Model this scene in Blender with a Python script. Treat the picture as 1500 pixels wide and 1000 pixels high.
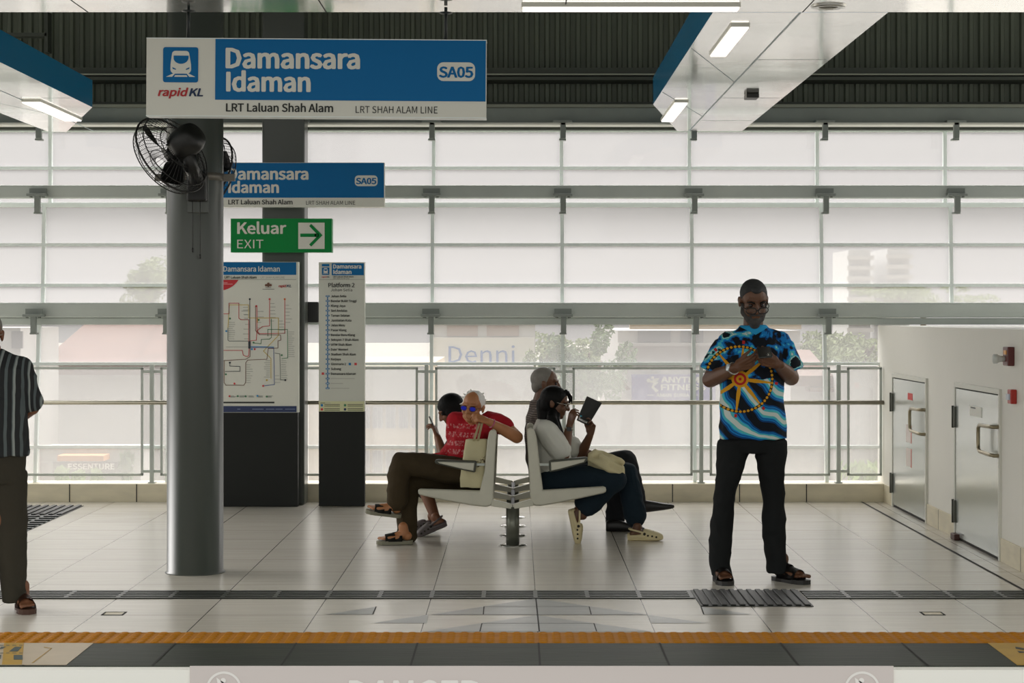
import bpy, bmesh, math, random
from mathutils import Vector, Matrix, noise as mnoise
for o in list(bpy.data.objects): bpy.data.objects.remove(o)
SC = bpy.context.scene
COL = SC.collection
R = random.Random(7)
F = 2917.0            # focal length in pixels of the 1500x1000 frame
CAM_Z = 1.63
# ---------------------------------------------------------------- camera, sky, exposure
cam = bpy.data.cameras.new('camera'); camo = bpy.data.objects.new('camera', cam); COL.objects.link(camo)
camo.location = (0, 0, CAM_Z); camo.rotation_euler = (math.pi/2, 0, 0)
cam.sensor_width = 36; cam.lens = F/1500*36
cam.shift_x = -7/1500; cam.shift_y = -40/1500
cam.clip_end = 2000
SC.camera = camo
SC.view_settings.view_transform = 'Standard'; SC.view_settings.look = 'None'
SC.view_settings.exposure = 0.35; SC.view_settings.gamma = 1
wd = bpy.data.worlds.new('sky'); SC.world = wd; wd.use_nodes = True
nt = wd.node_tree; nt.nodes.clear()
_o = nt.nodes.new('ShaderNodeOutputWorld'); _b = nt.nodes.new('ShaderNodeBackground')
_t = nt.nodes.new('ShaderNodeTexCoord'); _s = nt.nodes.new('ShaderNodeSeparateXYZ')
_r = nt.nodes.new('ShaderNodeValToRGB'); _m = nt.nodes.new('ShaderNodeMapRange')
_g = nt.nodes.new('ShaderNodeMapRange'); _x = nt.nodes.new('ShaderNodeMix'); _x.data_type = 'RGBA'
nt.links.new(_t.outputs['Generated'], _s.inputs[0])
# overcast sky: bright haze beyond the windows (+Y), a dimmer sky over the tracks (-Y), dull ground below
_m.inputs['From Min'].default_value = -0.6; _m.inputs['From Max'].default_value = 0.6
nt.links.new(_s.outputs['Y'], _m.inputs['Value']); nt.links.new(_m.outputs[0], _r.inputs[0])
_r.color_ramp.elements[0].color = (.82, .815, .765, 1); _r.color_ramp.elements[1].color = (.71, .69, .675, 1)
_g.inputs['From Min'].default_value = -0.12; _g.inputs['From Max'].default_value = 0.0
nt.links.new(_s.outputs['Z'], _g.inputs['Value'])
nt.links.new(_g.outputs[0], _x.inputs['Factor'])
_e = nt.nodes.new('ShaderNodeMapRange'); _e.interpolation_type = 'SMOOTHSTEP'      # overcast, boosted high above the view to light the platform
for _k, _v in (('From Min', .15), ('From Max', .40), ('To Min', 1.0)): _e.inputs[_k].default_value = _v
_y = nt.nodes.new('ShaderNodeMapRange'); _y.interpolation_type = 'SMOOTHSTEP'
for _k, _v in (('From Min', -.3), ('From Max', .5), ('To Min', 1.3), ('To Max', 13.0)): _y.inputs[_k].default_value = _v
nt.links.new(_s.outputs['Y'], _y.inputs['Value']); nt.links.new(_y.outputs[0], _e.inputs['To Max'])
nt.links.new(_s.outputs['Z'], _e.inputs['Value'])
_v = nt.nodes.new('ShaderNodeVectorMath'); _v.operation = 'SCALE'
nt.links.new(_r.outputs[0], _v.inputs[0]); nt.links.new(_e.outputs[0], _v.inputs['Scale'])
_x.inputs['A'].default_value = (.30, .29, .27, 1); nt.links.new(_v.outputs[0], _x.inputs['B'])
nt.links.new(_x.outputs['Result'], _b.inputs[0]); nt.links.new(_b.outputs[0], _o.inputs[0])
_b.inputs[1].default_value = 1.0
# ---------------------------------------------------------------- helpers
def P(px, py, d): return Vector(((px-757)/F*d, d, CAM_Z-(py-460)/F*d))
def G(px, py, z=0.0):
    d = F*(CAM_Z-z)/(py-460); v = P(px, py, d); v.z = z; return v
def lin(c):
    c = c/255.0
    return c/12.92 if c <= .04045 else ((c+.055)/1.055)**2.4
def rgb(r, g, b): return (lin(r), lin(g), lin(b), 1)
class NB:
    """small node-building helper"""
    def __init__(s, m): s.t = m.node_tree; s.bsdf = s.t.nodes['Principled BSDF']
    def n(s, typ, **kw):
        x = s.t.nodes.new(typ)
        for k, v in kw.items(): setattr(x, k, v)
        return x
    def l(s, a, b): s.t.links.new(a, b)
    def m(s, op, a, b=None, c=None):
        x = s.n('ShaderNodeMath', operation=op)
        for i, v in enumerate((a, b, c)):
            if v is None: continue
            if isinstance(v, (int, float)): x.inputs[i].default_value = v
            else: s.l(v, x.inputs[i])
        return x.outputs[0]
    def mix(s, fac, a, b):
        x = s.n('ShaderNodeMix', data_type='RGBA')
        for k, v in (('Factor', fac), ('A', a), ('B', b)):
            i = {'Factor': 0, 'A': 6, 'B': 7}[k]
            if isinstance(v, (tuple, int, float)): x.inputs[i].default_value = v
            else: s.l(v, x.inputs[i])
        return x.outputs[2]
    def noise(s, vec, scale, detail=2, rough=.5, dist=0):
        x = s.n('ShaderNodeTexNoise'); x.inputs['Scale'].default_value = scale; x.inputs['Detail'].default_value = detail
        x.inputs['Roughness'].default_value = rough; x.inputs['Distortion'].default_value = dist
        if vec is not None: s.l(vec, x.inputs['Vector'])
        return x.outputs['Fac']
    def xyz(s):
        t = s.n('ShaderNodeTexCoord'); p = s.n('ShaderNodeSeparateXYZ'); s.l(t.outputs['Object'], p.inputs[0])
        return t.outputs['Object'], p.outputs[0], p.outputs[1], p.outputs[2]
    def comb(s, x, y, z):
        c = s.n('ShaderNodeCombineXYZ')
        for i, v in enumerate((x, y, z)):
            if isinstance(v, (int, float)): c.inputs[i].default_value = v
            else: s.l(v, c.inputs[i])
        return c.outputs[0]
    def bump(s, h, dist=.01, strength=.5):
        b = s.n('ShaderNodeBump'); b.inputs['Distance'].default_value = dist; b.inputs['Strength'].default_value = strength
        s.l(h, b.inputs['Height']); s.l(b.outputs[0], s.bsdf.inputs['Normal'])
MATS = {}
def mat(name, col, rough=.6, metal=0.0, var=0.0, vscale=8, stretch=(1, 1, 1), bump=0.0, bscale=30, spec=.5, emit=0, coat=0):
    if name in MATS: return MATS[name]
    m = bpy.data.materials.new(name); m.use_nodes = True; b = NB(m); p = b.bsdf
    p.inputs['Base Color'].default_value = col; p.inputs['Roughness'].default_value = rough
    p.inputs['Metallic'].default_value = metal; p.inputs['Specular IOR Level'].default_value = spec
    p.inputs['Coat Weight'].default_value = coat
    if emit:
        p.inputs['Emission Color'].default_value = col; p.inputs['Emission Strength'].default_value = emit
    tc = b.n('ShaderNodeTexCoord'); mp = b.n('ShaderNodeMapping'); mp.inputs['Scale'].default_value = stretch
    b.l(tc.outputs['Object'], mp.inputs[0])
    if var:
        f = b.noise(mp.outputs[0], vscale, 4)
        c2 = tuple(min(1, c*(1+var)) for c in col[:3])+(1,); c1 = tuple(c*(1-var) for c in col[:3])+(1,)
        b.l(b.mix(f, c1, c2), p.inputs['Base Color'])
    if bump: b.bump(b.noise(mp.outputs[0], bscale, 3), bump, .6)
    MATS[name] = m; return m
OFF = {}
def tag(o, label=None, cat=None, group=None, kind=None):
    if label: o['label'] = label
    if cat: o['category'] = cat
    if group: o['group'] = group
    if kind: o['kind'] = kind
    return o
def thing(name, label, cat, loc, group=None):
    o = bpy.data.objects.new(name, None); COL.objects.link(o); o.location = loc; o.empty_display_size = .05
    OFF[o.name] = Vector(loc); return tag(o, label, cat, group)
def _mesh(src, name):
    if isinstance(src, bpy.types.Mesh): return src
    me = bpy.data.meshes.new(name)
    if isinstance(src, bmesh.types.BMesh): src.normal_update(); src.to_mesh(me); src.free()
    else: me = src.mesh()
    return me
def obj(name, src, mats, parent=None, smooth=False, label=None, base=None):
    me = _mesh(src, name)
    if not isinstance(mats, (list, tuple)): mats = [mats]
    if not me.materials:
        for m in mats: me.materials.append(m)
    o = bpy.data.objects.new(name, me); COL.objects.link(o)
    if parent is not None:
        off = OFF[parent.name]; o.parent = parent; OFF[o.name] = off
    else:
        vs = [v.co for v in me.vertices]
        lo = [min(v[i] for v in vs) for i in range(3)]; hi = [max(v[i] for v in vs) for i in range(3)]
        off = Vector(((lo[0]+hi[0])/2, (lo[1]+hi[1])/2, lo[2])) if base is None else Vector(base)
        o.location = off; OFF[o.name] = off
    me.transform(Matrix.Translation(-off))
    if smooth:
        for p in me.polygons: p.use_smooth = True
    if label: o['label'] = label
    return o
def solo(name, src, mats, label, cat, group=None, kind=None, smooth=False):
    return tag(obj(name, src, mats, smooth=smooth), label, cat, group, kind)
def struct(name, src, mats, label=None, smooth=False, parent=None):
    o = obj(name, src, mats, parent, smooth=smooth)
    if parent is None: o['kind'] = 'structure'
    if label: o['label'] = label
    return o
def B(): return bmesh.new()
def box(bm, lo, hi, mi=0, bev=0):
    lo = Vector(lo); hi = Vector(hi)
    r = bmesh.ops.create_cube(bm, size=1)
    for v in r['verts']: v.co = Vector([(lo[i]+hi[i])/2+v.co[i]*(hi[i]-lo[i]) for i in range(3)])
    fs = set(f for v in r['verts'] for f in v.link_faces)
    if bev:
        es = set(e for f in fs for e in f.edges)
        rr = bmesh.ops.bevel(bm, geom=list(es), offset=bev, segments=2, affect='EDGES', profile=.5)
        fs = set(rr['faces']) | set(f for f in fs if f.is_valid)
    for f in fs:
        if f.is_valid: f.material_index = mi
def bx(*a, **k):
    bm = B(); box(bm, *a, **k); return bm
def prism(bm, pts, vec, mi=0):
    """closed polygon pts (Vectors) swept along vec"""
    a = [bm.verts.new(p) for p in pts]; b = [bm.verts.new(Vector(p)+Vector(vec)) for p in pts]; n = len(a)
    fs = [bm.faces.new(a), bm.faces.new(b[::-1])]
    for i in range(n): fs.append(bm.faces.new((a[i], b[i], b[(i+1) % n], a[(i+1) % n])))
    for f in fs: f.material_index = mi
    bmesh.ops.recalc_face_normals(bm, faces=fs)
def flat(bm, pts, mi=0):
    f = bm.faces.new([bm.verts.new(p) for p in pts]); f.material_index = mi
def frame_of(d):
    d = Vector(d).normalized(); a = Vector((0, 0, 1)) if abs(d.z) < .9 else Vector((1, 0, 0))
    u = d.cross(a).normalized(); return u, d.cross(u).normalized()
def tube(bm, pts, r, n=8, mi=0, closed=False, caps=True):
    pts = [Vector(p) for p in pts]; N = len(pts); rings = []
    rs = r if isinstance(r, (list, tuple)) else [r]*N
    u = None
    for i, p in enumerate(pts):
        if closed: d = (pts[(i+1) % N]-pts[i-1])
        else: d = pts[min(i+1, N-1)]-pts[max(i-1, 0)]
        if d.length < 1e-9: d = Vector((0, 0, 1))
        d.normalize()
        if u is None: u, v = frame_of(d)
        else:
            u = (u-d*u.dot(d)); u = u.normalized() if u.length > 1e-6 else frame_of(d)[0]
            v = d.cross(u)
        rings.append([bm.verts.new(p+(u*math.cos(2*math.pi*k/n)+v*math.sin(2*math.pi*k/n))*rs[i]) for k in range(n)])
    fs = []
    for i in range(N if closed else N-1):
        a, b = rings[i], rings[(i+1) % N]
        for k in range(n): fs.append(bm.faces.new((a[k], a[(k+1) % n], b[(k+1) % n], b[k])))
    if caps and not closed: fs += [bm.faces.new(rings[0][::-1]), bm.faces.new(rings[-1])]
    for f in fs: f.material_index = mi; f.smooth = True
    bmesh.ops.recalc_face_normals(bm, faces=fs)
def cyl(bm, p0, p1, r, n=24, mi=0): tube(bm, [p0, p1], r, n, mi)
def lathe(bm, c, prof, n=32, mi=0, axis=(0, 0, 1)):
    """prof: list of (radius, height along axis)"""
    ax = Vector(axis).normalized(); u, v = frame_of(ax); c = Vector(c); rings = []
    for r, h in prof:
        rings.append([bm.verts.new(c+ax*h+(u*math.cos(2*math.pi*k/n)+v*math.sin(2*math.pi*k/n))*max(r, 1e-4)) for k in range(n)])
    fs = []
    for a, b in zip(rings, rings[1:]):
        for k in range(n): fs.append(bm.faces.new((a[k], a[(k+1) % n], b[(k+1) % n], b[k])))
    fs += [bm.faces.new(rings[0][::-1]), bm.faces.new(rings[-1])]
    for f in fs: f.material_index = mi; f.smooth = True
    bmesh.ops.recalc_face_normals(bm, faces=fs)
def arc(cx, cy, r, a0, a1, n): return [(cx+r*math.cos(math.radians(a0+(a1-a0)*i/n)), cy+r*math.sin(math.radians(a0+(a1-a0)*i/n))) for i in range(n+1)]
def rrect(x0, y0, x1, y1, r, n=5):
    return (arc(x1-r, y0+r, r, -90, 0, n)+arc(x1-r, y1-r, r, 0, 90, n)+arc(x0+r, y1-r, r, 90, 180, n)+arc(x0+r, y0+r, r, 180, 270, n))
def text(bm, s, px0, px1, base, cap, fn, mi=0, bold=0.0, shear=0.0):
    """lettering between px0 and px1 whose capitals run from row cap down to row base; fn(px,py) gives the point on the sign's face.
    bold thickens the strokes by laying the same letters a hair to each side"""
    x = 0; vs = []; fs = []
    H = max(int(p.split(',')[1]) for p in GLY['H'][1].split())
    for ch in s:
        if ch == ' ': x += SPACE; continue
        a, V, T = GLY[ch]; o = len(vs)
        for p in V.split():
            u, v = p.split(','); vs.append((x+int(u)+shear*int(v), int(v)))
        for q in T.split(): fs.append([o+int(k) for k in q.split(',')])
        x += a-(6 if bold > 0 else 0)
    x0 = min(v[0] for v in vs); x1 = max(v[0] for v in vs); b = max(0, bold)*(base-cap)*2.0
    sh = [(0, 0)] if b == 0 else [(-b, 0), (b, 0), (-.6*b, .6*b), (.6*b, -.6*b), (.6*b, .6*b), (-.6*b, -.6*b), (0, 0)]
    for k, (dx, dy) in enumerate(sh):
        W = []
        for X, Y in vs:
            p = fn(px0+b+(X-x0)/(x1-x0)*(px1-px0-2*b)+dx, base-(Y/H)*(base-cap)*(1-2*b/(base-cap)*.0)+dy); p.y -= .00012*k; W.append(bm.verts.new(p))
        for f in fs: bm.faces.new([W[i] for i in f]).material_index = mi
# letter shapes: advance, outline points and triangles (thousandths of the type size)
GLY = {"'":(97,'39,169 58,169 64,234 65,270 32,270 32,234','5,3,4 5,2,3 0,2,5 0,1,2'),
'0':(194,'97,-5 156,29 177,129 156,229 97,261 39,229 18,129 39,29 97,21 62,47 48,129 62,211 97,236 133,211 146,129 133,47','5,12,4 12,3,4 5,11,12 13,3,12 6,11,5 13,2,3 6,10,11 14,2,13 7,10,6 7,9,10 15,2,14 15,1,2 7,8,9 8,1,15 8,0,1 0,8,7'),
'1':(194,'31,0 172,0 172,27 120,27 120,257 96,257 72,246 42,238 42,218 88,218 88,27 31,27','6,4,5 6,9,4 9,3,4 7,9,6 8,9,7 10,3,9 0,10,11 0,3,10 0,2,3 0,1,2'),
'2':(194,'15,0 177,0 177,28 106,28 85,27 64,25 137,108 165,186 144,241 90,261 47,251 14,224 33,206 57,227 86,235 121,221 133,185 104,112 15,19','10,8,9 11,14,10 14,8,10 14,15,8 15,7,8 11,13,14 11,12,13 16,7,15 16,6,7 17,6,16 18,6,17 18,5,6 4,2,3 4,1,2 5,1,4 18,1,5 0,1,18'),
'3':(194,'92,-5 151,15 175,69 159,112 120,134 120,136 153,158 166,197 145,244 91,261 52,253 20,231 37,210 61,228 90,235 122,224 133,195 118,160 62,146 62,121 125,107 142,70 128,35 90,22 53,31 27,51 10,31 42,6','10,8,9 11,8,10 11,14,8 14,15,8 15,7,8 11,13,14 12,13,11 16,7,15 16,6,7 17,6,16 18,6,17 18,5,6 19,5,18 19,4,5 19,3,4 20,3,19 20,2,3 21,2,20 22,2,21 22,1,2 26,24,25 23,1,22 26,23,24 27,23,26 27,1,23 27,0,1'),
'4':(194,'119,0 149,0 149,71 183,71 183,96 149,96 149,257 114,257 7,92 7,71 119,71 119,96 40,96 99,184 109,203 119,222 121,222 120,198 119,175','8,6,7 8,15,6 15,16,6 16,5,6 8,14,15 17,5,16 8,13,14 18,5,17 8,12,13 11,5,18 8,11,12 8,5,11 8,4,5 8,3,4 9,3,8 10,3,9 0,2,10 2,3,10 0,1,2'),
'5':(194,'92,-5 150,18 176,83 153,146 98,165 78,163 60,155 67,229 163,229 163,257 39,257 30,137 47,126 68,137 90,141 129,126 143,83 127,38 89,22 51,31 26,50 9,29 42,6','11,7,10 7,9,10 7,8,9 11,6,7 5,3,4 6,3,5 11,3,6 11,14,3 14,15,3 15,2,3 11,13,14 11,12,13 16,2,15 16,1,2 17,1,16 21,19,20 18,1,17 21,18,19 22,18,21 22,1,18 22,0,1'),
'6':(194,'105,-5 157,18 179,79 160,139 108,159 77,151 50,129 70,212 116,235 138,230 157,215 175,235 149,254 114,261 48,230 20,123 44,27 50,103 77,128 103,136 137,120 149,79 136,37 105,21 67,42','14,12,13 14,8,12 8,11,12 14,7,8 9,11,8 9,10,11 15,7,14 15,6,7 5,3,4 6,19,5 19,3,5 19,20,3 20,2,3 6,18,19 15,18,6 15,17,18 16,17,15 21,2,20 16,24,17 22,2,21 22,1,2 16,23,24 23,1,22 0,23,16 0,1,23'),
'7':(194,'69,0 103,0 119,127 178,237 178,257 17,257 17,229 142,229 88,125','6,4,5 6,3,4 6,7,3 7,2,3 8,2,7 8,1,2 0,1,8'),
'8':(194,'98,-5 156,15 178,62 165,104 135,129 135,131 158,156 169,193 150,242 99,261 49,243 28,195 39,161 63,136 63,135 31,107 16,64 39,15 116,139 75,160 57,195 69,225 98,237 130,224 142,191 135,164 98,19 60,33 44,67 54,100 80,125 127,101 148,63 134,31','10,8,9 11,21,10 21,22,10 22,8,10 22,23,8 23,7,8 11,20,21 24,7,23 12,20,11 12,19,20 24,6,7 25,6,24 18,6,25 13,19,12 13,18,19 18,5,6 13,5,18 14,5,13 15,30,14 30,5,14 30,4,5 30,3,4 15,29,30 31,3,30 16,29,15 31,2,3 32,2,31 16,28,29 16,27,28 17,27,16 33,2,32 33,1,2 17,26,27 26,1,33 17,1,26 0,1,17'),
'9':(194,'82,-5 147,28 175,139 151,231 89,261 37,238 15,178 35,118 86,97 118,106 145,129 125,45 81,22 57,27 38,42 20,22 46,3 145,155 118,129 91,121 57,137 46,178 58,220 89,236 128,216','5,23,4 23,3,4 6,22,5 22,23,5 24,3,23 24,2,3 6,21,22 17,2,24 7,21,6 7,20,21 18,2,17 18,10,2 10,1,2 7,19,20 19,10,18 19,9,10 11,1,10 7,9,19 8,9,7 12,1,11 15,13,14 12,0,1 15,12,13 15,0,12 16,0,15'),
'A':(213,'1,0 34,0 59,78 153,78 177,0 211,0 124,257 88,257 67,104 79,144 93,187 105,230 106,230 119,187 132,144 145,104','0,11,7 11,6,7 11,12,6 12,5,6 0,10,11 13,5,12 14,5,13 0,9,10 0,8,9 15,5,14 0,2,8 2,15,8 2,3,15 3,5,15 0,1,2 4,5,3'),
'B':(230,'35,0 117,0 187,19 214,75 200,117 162,137 162,138 190,159 200,194 175,242 111,257 35,257 68,148 68,231 107,231 153,222 168,190 153,159 106,148 68,26 68,123 112,123 164,111 182,76 164,38 112,26','0,13,11 13,10,11 13,9,10 13,14,9 14,15,9 15,8,9 0,12,13 16,8,15 16,7,8 17,7,16 17,6,7 18,6,17 0,20,12 20,18,12 20,6,18 20,5,6 20,21,5 21,4,5 0,19,20 22,4,21 22,3,4 23,3,22 24,3,23 24,2,3 25,2,24 0,25,19 0,2,25 0,1,2'),
'D':(241,'35,0 101,0 190,34 220,129 189,224 99,257 35,257 68,27 68,230 97,230 165,204 187,129 165,54 97,27','0,8,6 8,5,6 8,9,5 9,4,5 0,7,8 10,4,9 10,3,4 11,3,10 12,3,11 12,2,3 13,2,12 13,1,2 0,13,7 0,1,13'),
'E':(206,'35,0 187,0 187,28 68,28 68,121 165,121 165,149 68,149 68,229 183,229 183,257 35,257','0,8,11 8,10,11 8,9,10 0,7,8 0,4,7 4,6,7 4,5,6 0,3,4 0,2,3 0,1,2'),
'F':(193,'35,0 68,0 68,115 166,115 166,143 68,143 68,229 183,229 183,257 35,257','0,6,9 6,8,9 6,7,8 0,5,6 0,2,5 2,4,5 2,3,4 0,1,2'),
'G':(241,'136,-5 182,4 215,25 215,133 131,133 131,106 186,106 186,39 165,28 139,24 76,52 54,129 77,205 139,233 171,226 194,209 212,230 183,251 138,261 54,226 20,128 53,31','19,17,18 19,13,17 13,16,17 19,12,13 14,16,13 14,15,16 20,12,19 20,11,12 5,3,4 5,6,3 6,2,3 20,10,11 21,10,20 7,2,6 21,9,10 8,2,7 0,9,21 9,2,8 9,1,2 0,1,9'),
'H':(255,'35,0 68,0 68,121 187,121 187,0 220,0 220,257 187,257 187,149 68,149 68,257 35,257','0,10,11 0,9,10 8,6,7 8,5,6 0,2,9 2,8,9 2,3,8 3,5,8 0,1,2 4,5,3'),
'I':(102,'35,0 68,0 68,257 35,257','0,2,3 0,1,2'),
'J':(187,'83,-5 137,19 154,75 154,257 121,257 121,78 111,37 80,24 55,31 35,53 12,36 41,6','5,3,4 5,2,3 6,2,5 6,1,2 10,8,9 7,1,6 11,8,10 11,7,8 11,1,7 11,0,1'),
'K':(226,'35,0 68,0 68,81 112,134 189,0 225,0 132,159 213,257 176,257 68,128 68,257 35,257','0,10,11 0,9,10 9,7,8 9,6,7 9,3,6 3,5,6 9,2,3 4,5,3 0,2,9 0,1,2'),
'L':(190,'35,0 180,0 180,28 68,28 68,257 35,257','0,4,5 0,3,4 0,2,3 0,1,2'),
'M':(284,'35,0 64,0 64,142 63,180 60,218 62,218 82,159 131,26 153,26 201,159 222,218 223,218 220,180 219,142 219,0 249,0 249,257 210,257 161,119 152,93 143,66 142,66 133,93 123,119 74,257 35,257','0,4,25 4,24,25 4,5,24 5,23,24 18,10,17 10,16,17 10,11,16 11,15,16 0,3,4 6,23,5 18,9,10 12,15,11 0,2,3 13,15,12 7,23,6 18,8,9 0,1,2 14,15,13 7,22,23 19,8,18 7,21,22 20,8,19 7,20,21 7,8,20'),
'N':(253,'35,0 66,0 66,135 64,175 62,215 63,215 91,162 185,0 218,0 218,257 187,257 187,123 188,82 192,42 190,42 162,95 68,257 35,257','0,4,17 4,16,17 4,5,16 5,15,16 11,9,10 11,8,9 0,3,4 6,15,5 0,2,3 7,15,6 0,1,2 12,8,11 7,14,15 13,8,12 7,13,14 7,8,13'),
'P':(221,'35,0 68,0 68,102 110,102 178,121 204,181 178,240 109,257 35,257 68,129 68,230 104,230 155,220 172,181 156,141 106,129','0,10,8 10,7,8 10,6,7 10,11,6 11,12,6 12,5,6 0,9,10 13,5,12 14,5,13 14,4,5 15,4,14 0,2,9 2,15,9 2,4,15 2,3,4 0,1,2'),
'R':(222,'68,135 68,230 111,230 157,220 173,185 157,147 111,135 176,0 213,0 147,112 189,137 205,185 180,241 116,257 35,257 35,0 68,0 68,109 114,109','15,1,14 1,13,14 1,12,13 1,2,12 2,3,12 3,11,12 15,0,1 4,11,3 5,11,4 5,10,11 6,10,5 6,9,10 15,17,0 17,6,0 17,9,6 17,18,9 18,8,9 15,16,17 7,8,18'),
'S':(208,'106,-5 170,17 194,68 178,112 141,137 104,153 75,168 62,196 75,223 110,233 142,226 168,209 185,230 152,252 110,261 52,242 29,193 46,150 81,127 118,111 148,94 161,65 146,35 107,24 68,33 36,56 17,33 56,6','15,13,14 15,12,13 16,8,15 8,9,15 9,12,15 10,12,9 10,11,12 16,7,8 16,6,7 17,6,16 17,5,6 17,4,5 18,4,17 18,3,4 19,3,18 19,20,3 20,2,3 21,2,20 21,1,2 22,1,21 26,24,25 23,1,22 27,24,26 27,23,24 27,1,23 27,0,1'),
'T':(210,'89,0 121,0 121,229 199,229 199,257 11,257 11,229 89,229','6,4,5 6,3,4 7,3,6 0,2,7 2,3,7 0,1,2'),
'U':(252,'126,-5 192,20 218,106 218,257 187,257 187,105 170,41 126,24 84,41 67,105 67,257 34,257 34,106 61,20','12,10,11 12,9,10 5,3,4 5,2,3 13,9,12 5,1,2 13,8,9 6,1,5 13,7,8 7,1,6 13,1,7 13,0,1'),
'X':(200,'6,0 40,0 77,69 87,89 98,111 99,111 111,89 121,69 159,0 195,0 120,131 190,257 156,257 121,191 113,173 103,153 102,153 91,173 82,191 47,257 11,257 81,133','21,19,20 21,18,19 13,11,12 13,10,11 21,17,18 14,10,13 21,16,17 15,10,14 21,15,16 21,10,15 0,4,21 4,10,21 4,5,10 5,9,10 0,3,4 6,9,5 0,2,3 7,9,6 0,1,2 8,9,7'),
'Y':(186,'77,0 109,0 109,99 186,257 153,257 120,184 107,156 94,128 92,128 80,156 67,184 34,257 0,257 77,99','13,11,12 13,10,11 5,3,4 5,2,3 13,9,10 6,2,5 13,8,9 7,2,6 13,7,8 13,2,7 0,2,13 0,1,2'),
'a':(197,'76,-5 109,3 139,23 140,23 143,0 169,0 169,117 154,174 103,195 61,187 29,170 41,148 67,162 98,168 129,154 137,120 49,97 21,49 36,10 85,21 61,28 51,51 70,82 137,99 137,46 111,28','9,7,8 10,7,9 10,13,7 13,14,7 14,6,7 11,12,10 12,13,10 15,6,14 16,6,15 16,23,6 23,5,6 16,22,23 24,5,23 17,22,16 17,21,22 17,20,21 18,20,17 25,3,24 3,5,24 18,19,20 19,2,25 2,3,25 19,1,2 4,5,3 18,1,19 0,1,18'),
'b':(216,'116,-5 173,22 199,98 179,169 123,195 92,187 63,168 64,202 64,279 32,279 32,0 58,0 61,20 62,20 89,2 111,22 89,27 64,42 64,142 90,161 115,168 154,149 165,98 150,42','10,8,9 10,7,8 10,6,7 5,3,4 6,3,5 6,20,3 20,21,3 21,2,3 10,18,6 18,19,6 19,20,6 22,2,21 10,17,18 22,1,2 23,1,22 15,1,23 10,12,17 12,16,17 12,15,16 12,1,15 12,13,1 13,0,1 10,11,12 14,0,13'),
'd':(217,'97,-5 129,3 155,22 156,22 159,0 185,0 185,279 153,279 153,206 154,173 130,189 101,195 43,168 19,95 40,21 104,22 65,42 51,95 68,148 106,168 130,163 153,148 153,48 129,29','8,6,7 8,5,6 9,5,8 12,10,11 12,9,10 12,19,9 19,20,9 20,21,9 21,5,9 13,18,12 18,19,12 22,5,21 13,17,18 13,16,17 14,16,13 23,3,22 3,5,22 14,15,16 15,3,23 14,2,15 2,3,15 14,1,2 4,5,3 0,1,14'),
'e':(194,'109,-5 144,1 172,15 160,36 138,25 113,21 68,39 50,88 178,88 179,96 179,106 160,171 103,195 44,168 18,95 45,22 49,110 68,154 104,169 139,154 151,110','13,11,12 13,18,11 18,19,11 19,10,11 13,17,18 14,17,13 20,10,19 14,16,17 14,20,16 14,10,20 14,9,10 14,8,9 15,7,14 7,8,14 15,6,7 15,5,6 4,2,3 5,2,4 0,5,15 0,2,5 0,1,2'),
'f':(114,'12,164 37,164 37,0 69,0 69,164 110,164 110,190 69,190 69,220 76,248 96,258 107,256 118,252 125,277 110,282 93,283 51,266 37,221 37,190 12,188','16,14,15 16,13,14 16,11,13 11,12,13 17,9,16 9,10,16 10,11,16 17,8,9 18,8,17 18,7,8 19,7,18 19,6,7 19,5,6 0,5,19 1,5,0 2,4,1 4,5,1 2,3,4'),
'g':(197,'96,-88 166,-68 193,-22 176,13 126,23 89,23 63,29 56,44 59,57 68,67 82,62 96,60 145,78 166,126 161,149 150,166 189,166 189,190 123,190 111,194 96,195 46,177 25,127 33,97 50,76 50,75 35,60 29,39 34,20 46,8 46,6 25,-13 18,-37 40,-74 96,82 68,94 56,127 68,160 96,172 125,160 137,127 125,94 101,-65 60,-56 46,-32 50,-16 65,0 78,-2 90,-3 123,-3 151,-8 161,-27 145,-54','21,19,20 21,18,19 21,17,18 21,16,17 22,37,21 37,38,21 38,16,21 39,15,38 15,16,38 39,14,15 22,36,37 40,14,39 40,13,14 23,36,22 23,35,36 41,13,40 41,12,13 24,35,23 24,34,35 34,12,41 24,12,34 24,11,12 25,11,24 26,9,25 9,11,25 26,8,9 10,11,9 27,8,26 27,7,8 27,6,7 28,6,27 28,5,6 28,4,5 28,3,4 29,3,28 29,49,3 49,50,3 50,2,3 30,49,29 31,46,30 46,49,30 31,45,46 47,49,46 48,49,47 51,2,50 32,45,31 32,44,45 51,1,2 52,1,51 32,43,44 33,43,32 42,1,52 33,42,43 33,1,42 33,0,1'),
'h':(212,'32,0 64,0 64,138 90,160 116,167 144,155 152,116 152,0 184,0 184,120 170,176 126,195 91,186 63,163 64,202 64,279 32,279','0,15,16 0,14,15 0,13,14 12,10,11 13,10,12 13,4,10 4,5,10 5,9,10 13,3,4 0,2,13 2,3,13 6,9,5 0,1,2 6,8,9 7,8,6'),
'i':(96,'48,229 64,235 70,251 64,266 48,271 33,266 27,251 33,235 32,0 64,0 64,190 32,190','8,10,11 8,9,10 5,3,4 6,3,5 6,2,3 7,2,6 7,1,2 0,1,7'),
'j':(96,'48,229 64,235 70,251 64,266 48,271 33,266 27,251 33,235 12,-85 53,-68 64,-22 64,190 33,190 33,-22 28,-49 9,-59 -1,-58 -9,-56 -15,-80 -3,-83','13,11,12 13,10,11 14,10,13 14,9,10 15,9,14 18,16,17 18,15,16 18,9,15 18,8,9 19,8,18 5,3,4 6,3,5 6,2,3 7,2,6 7,1,2 0,1,7'),
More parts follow.
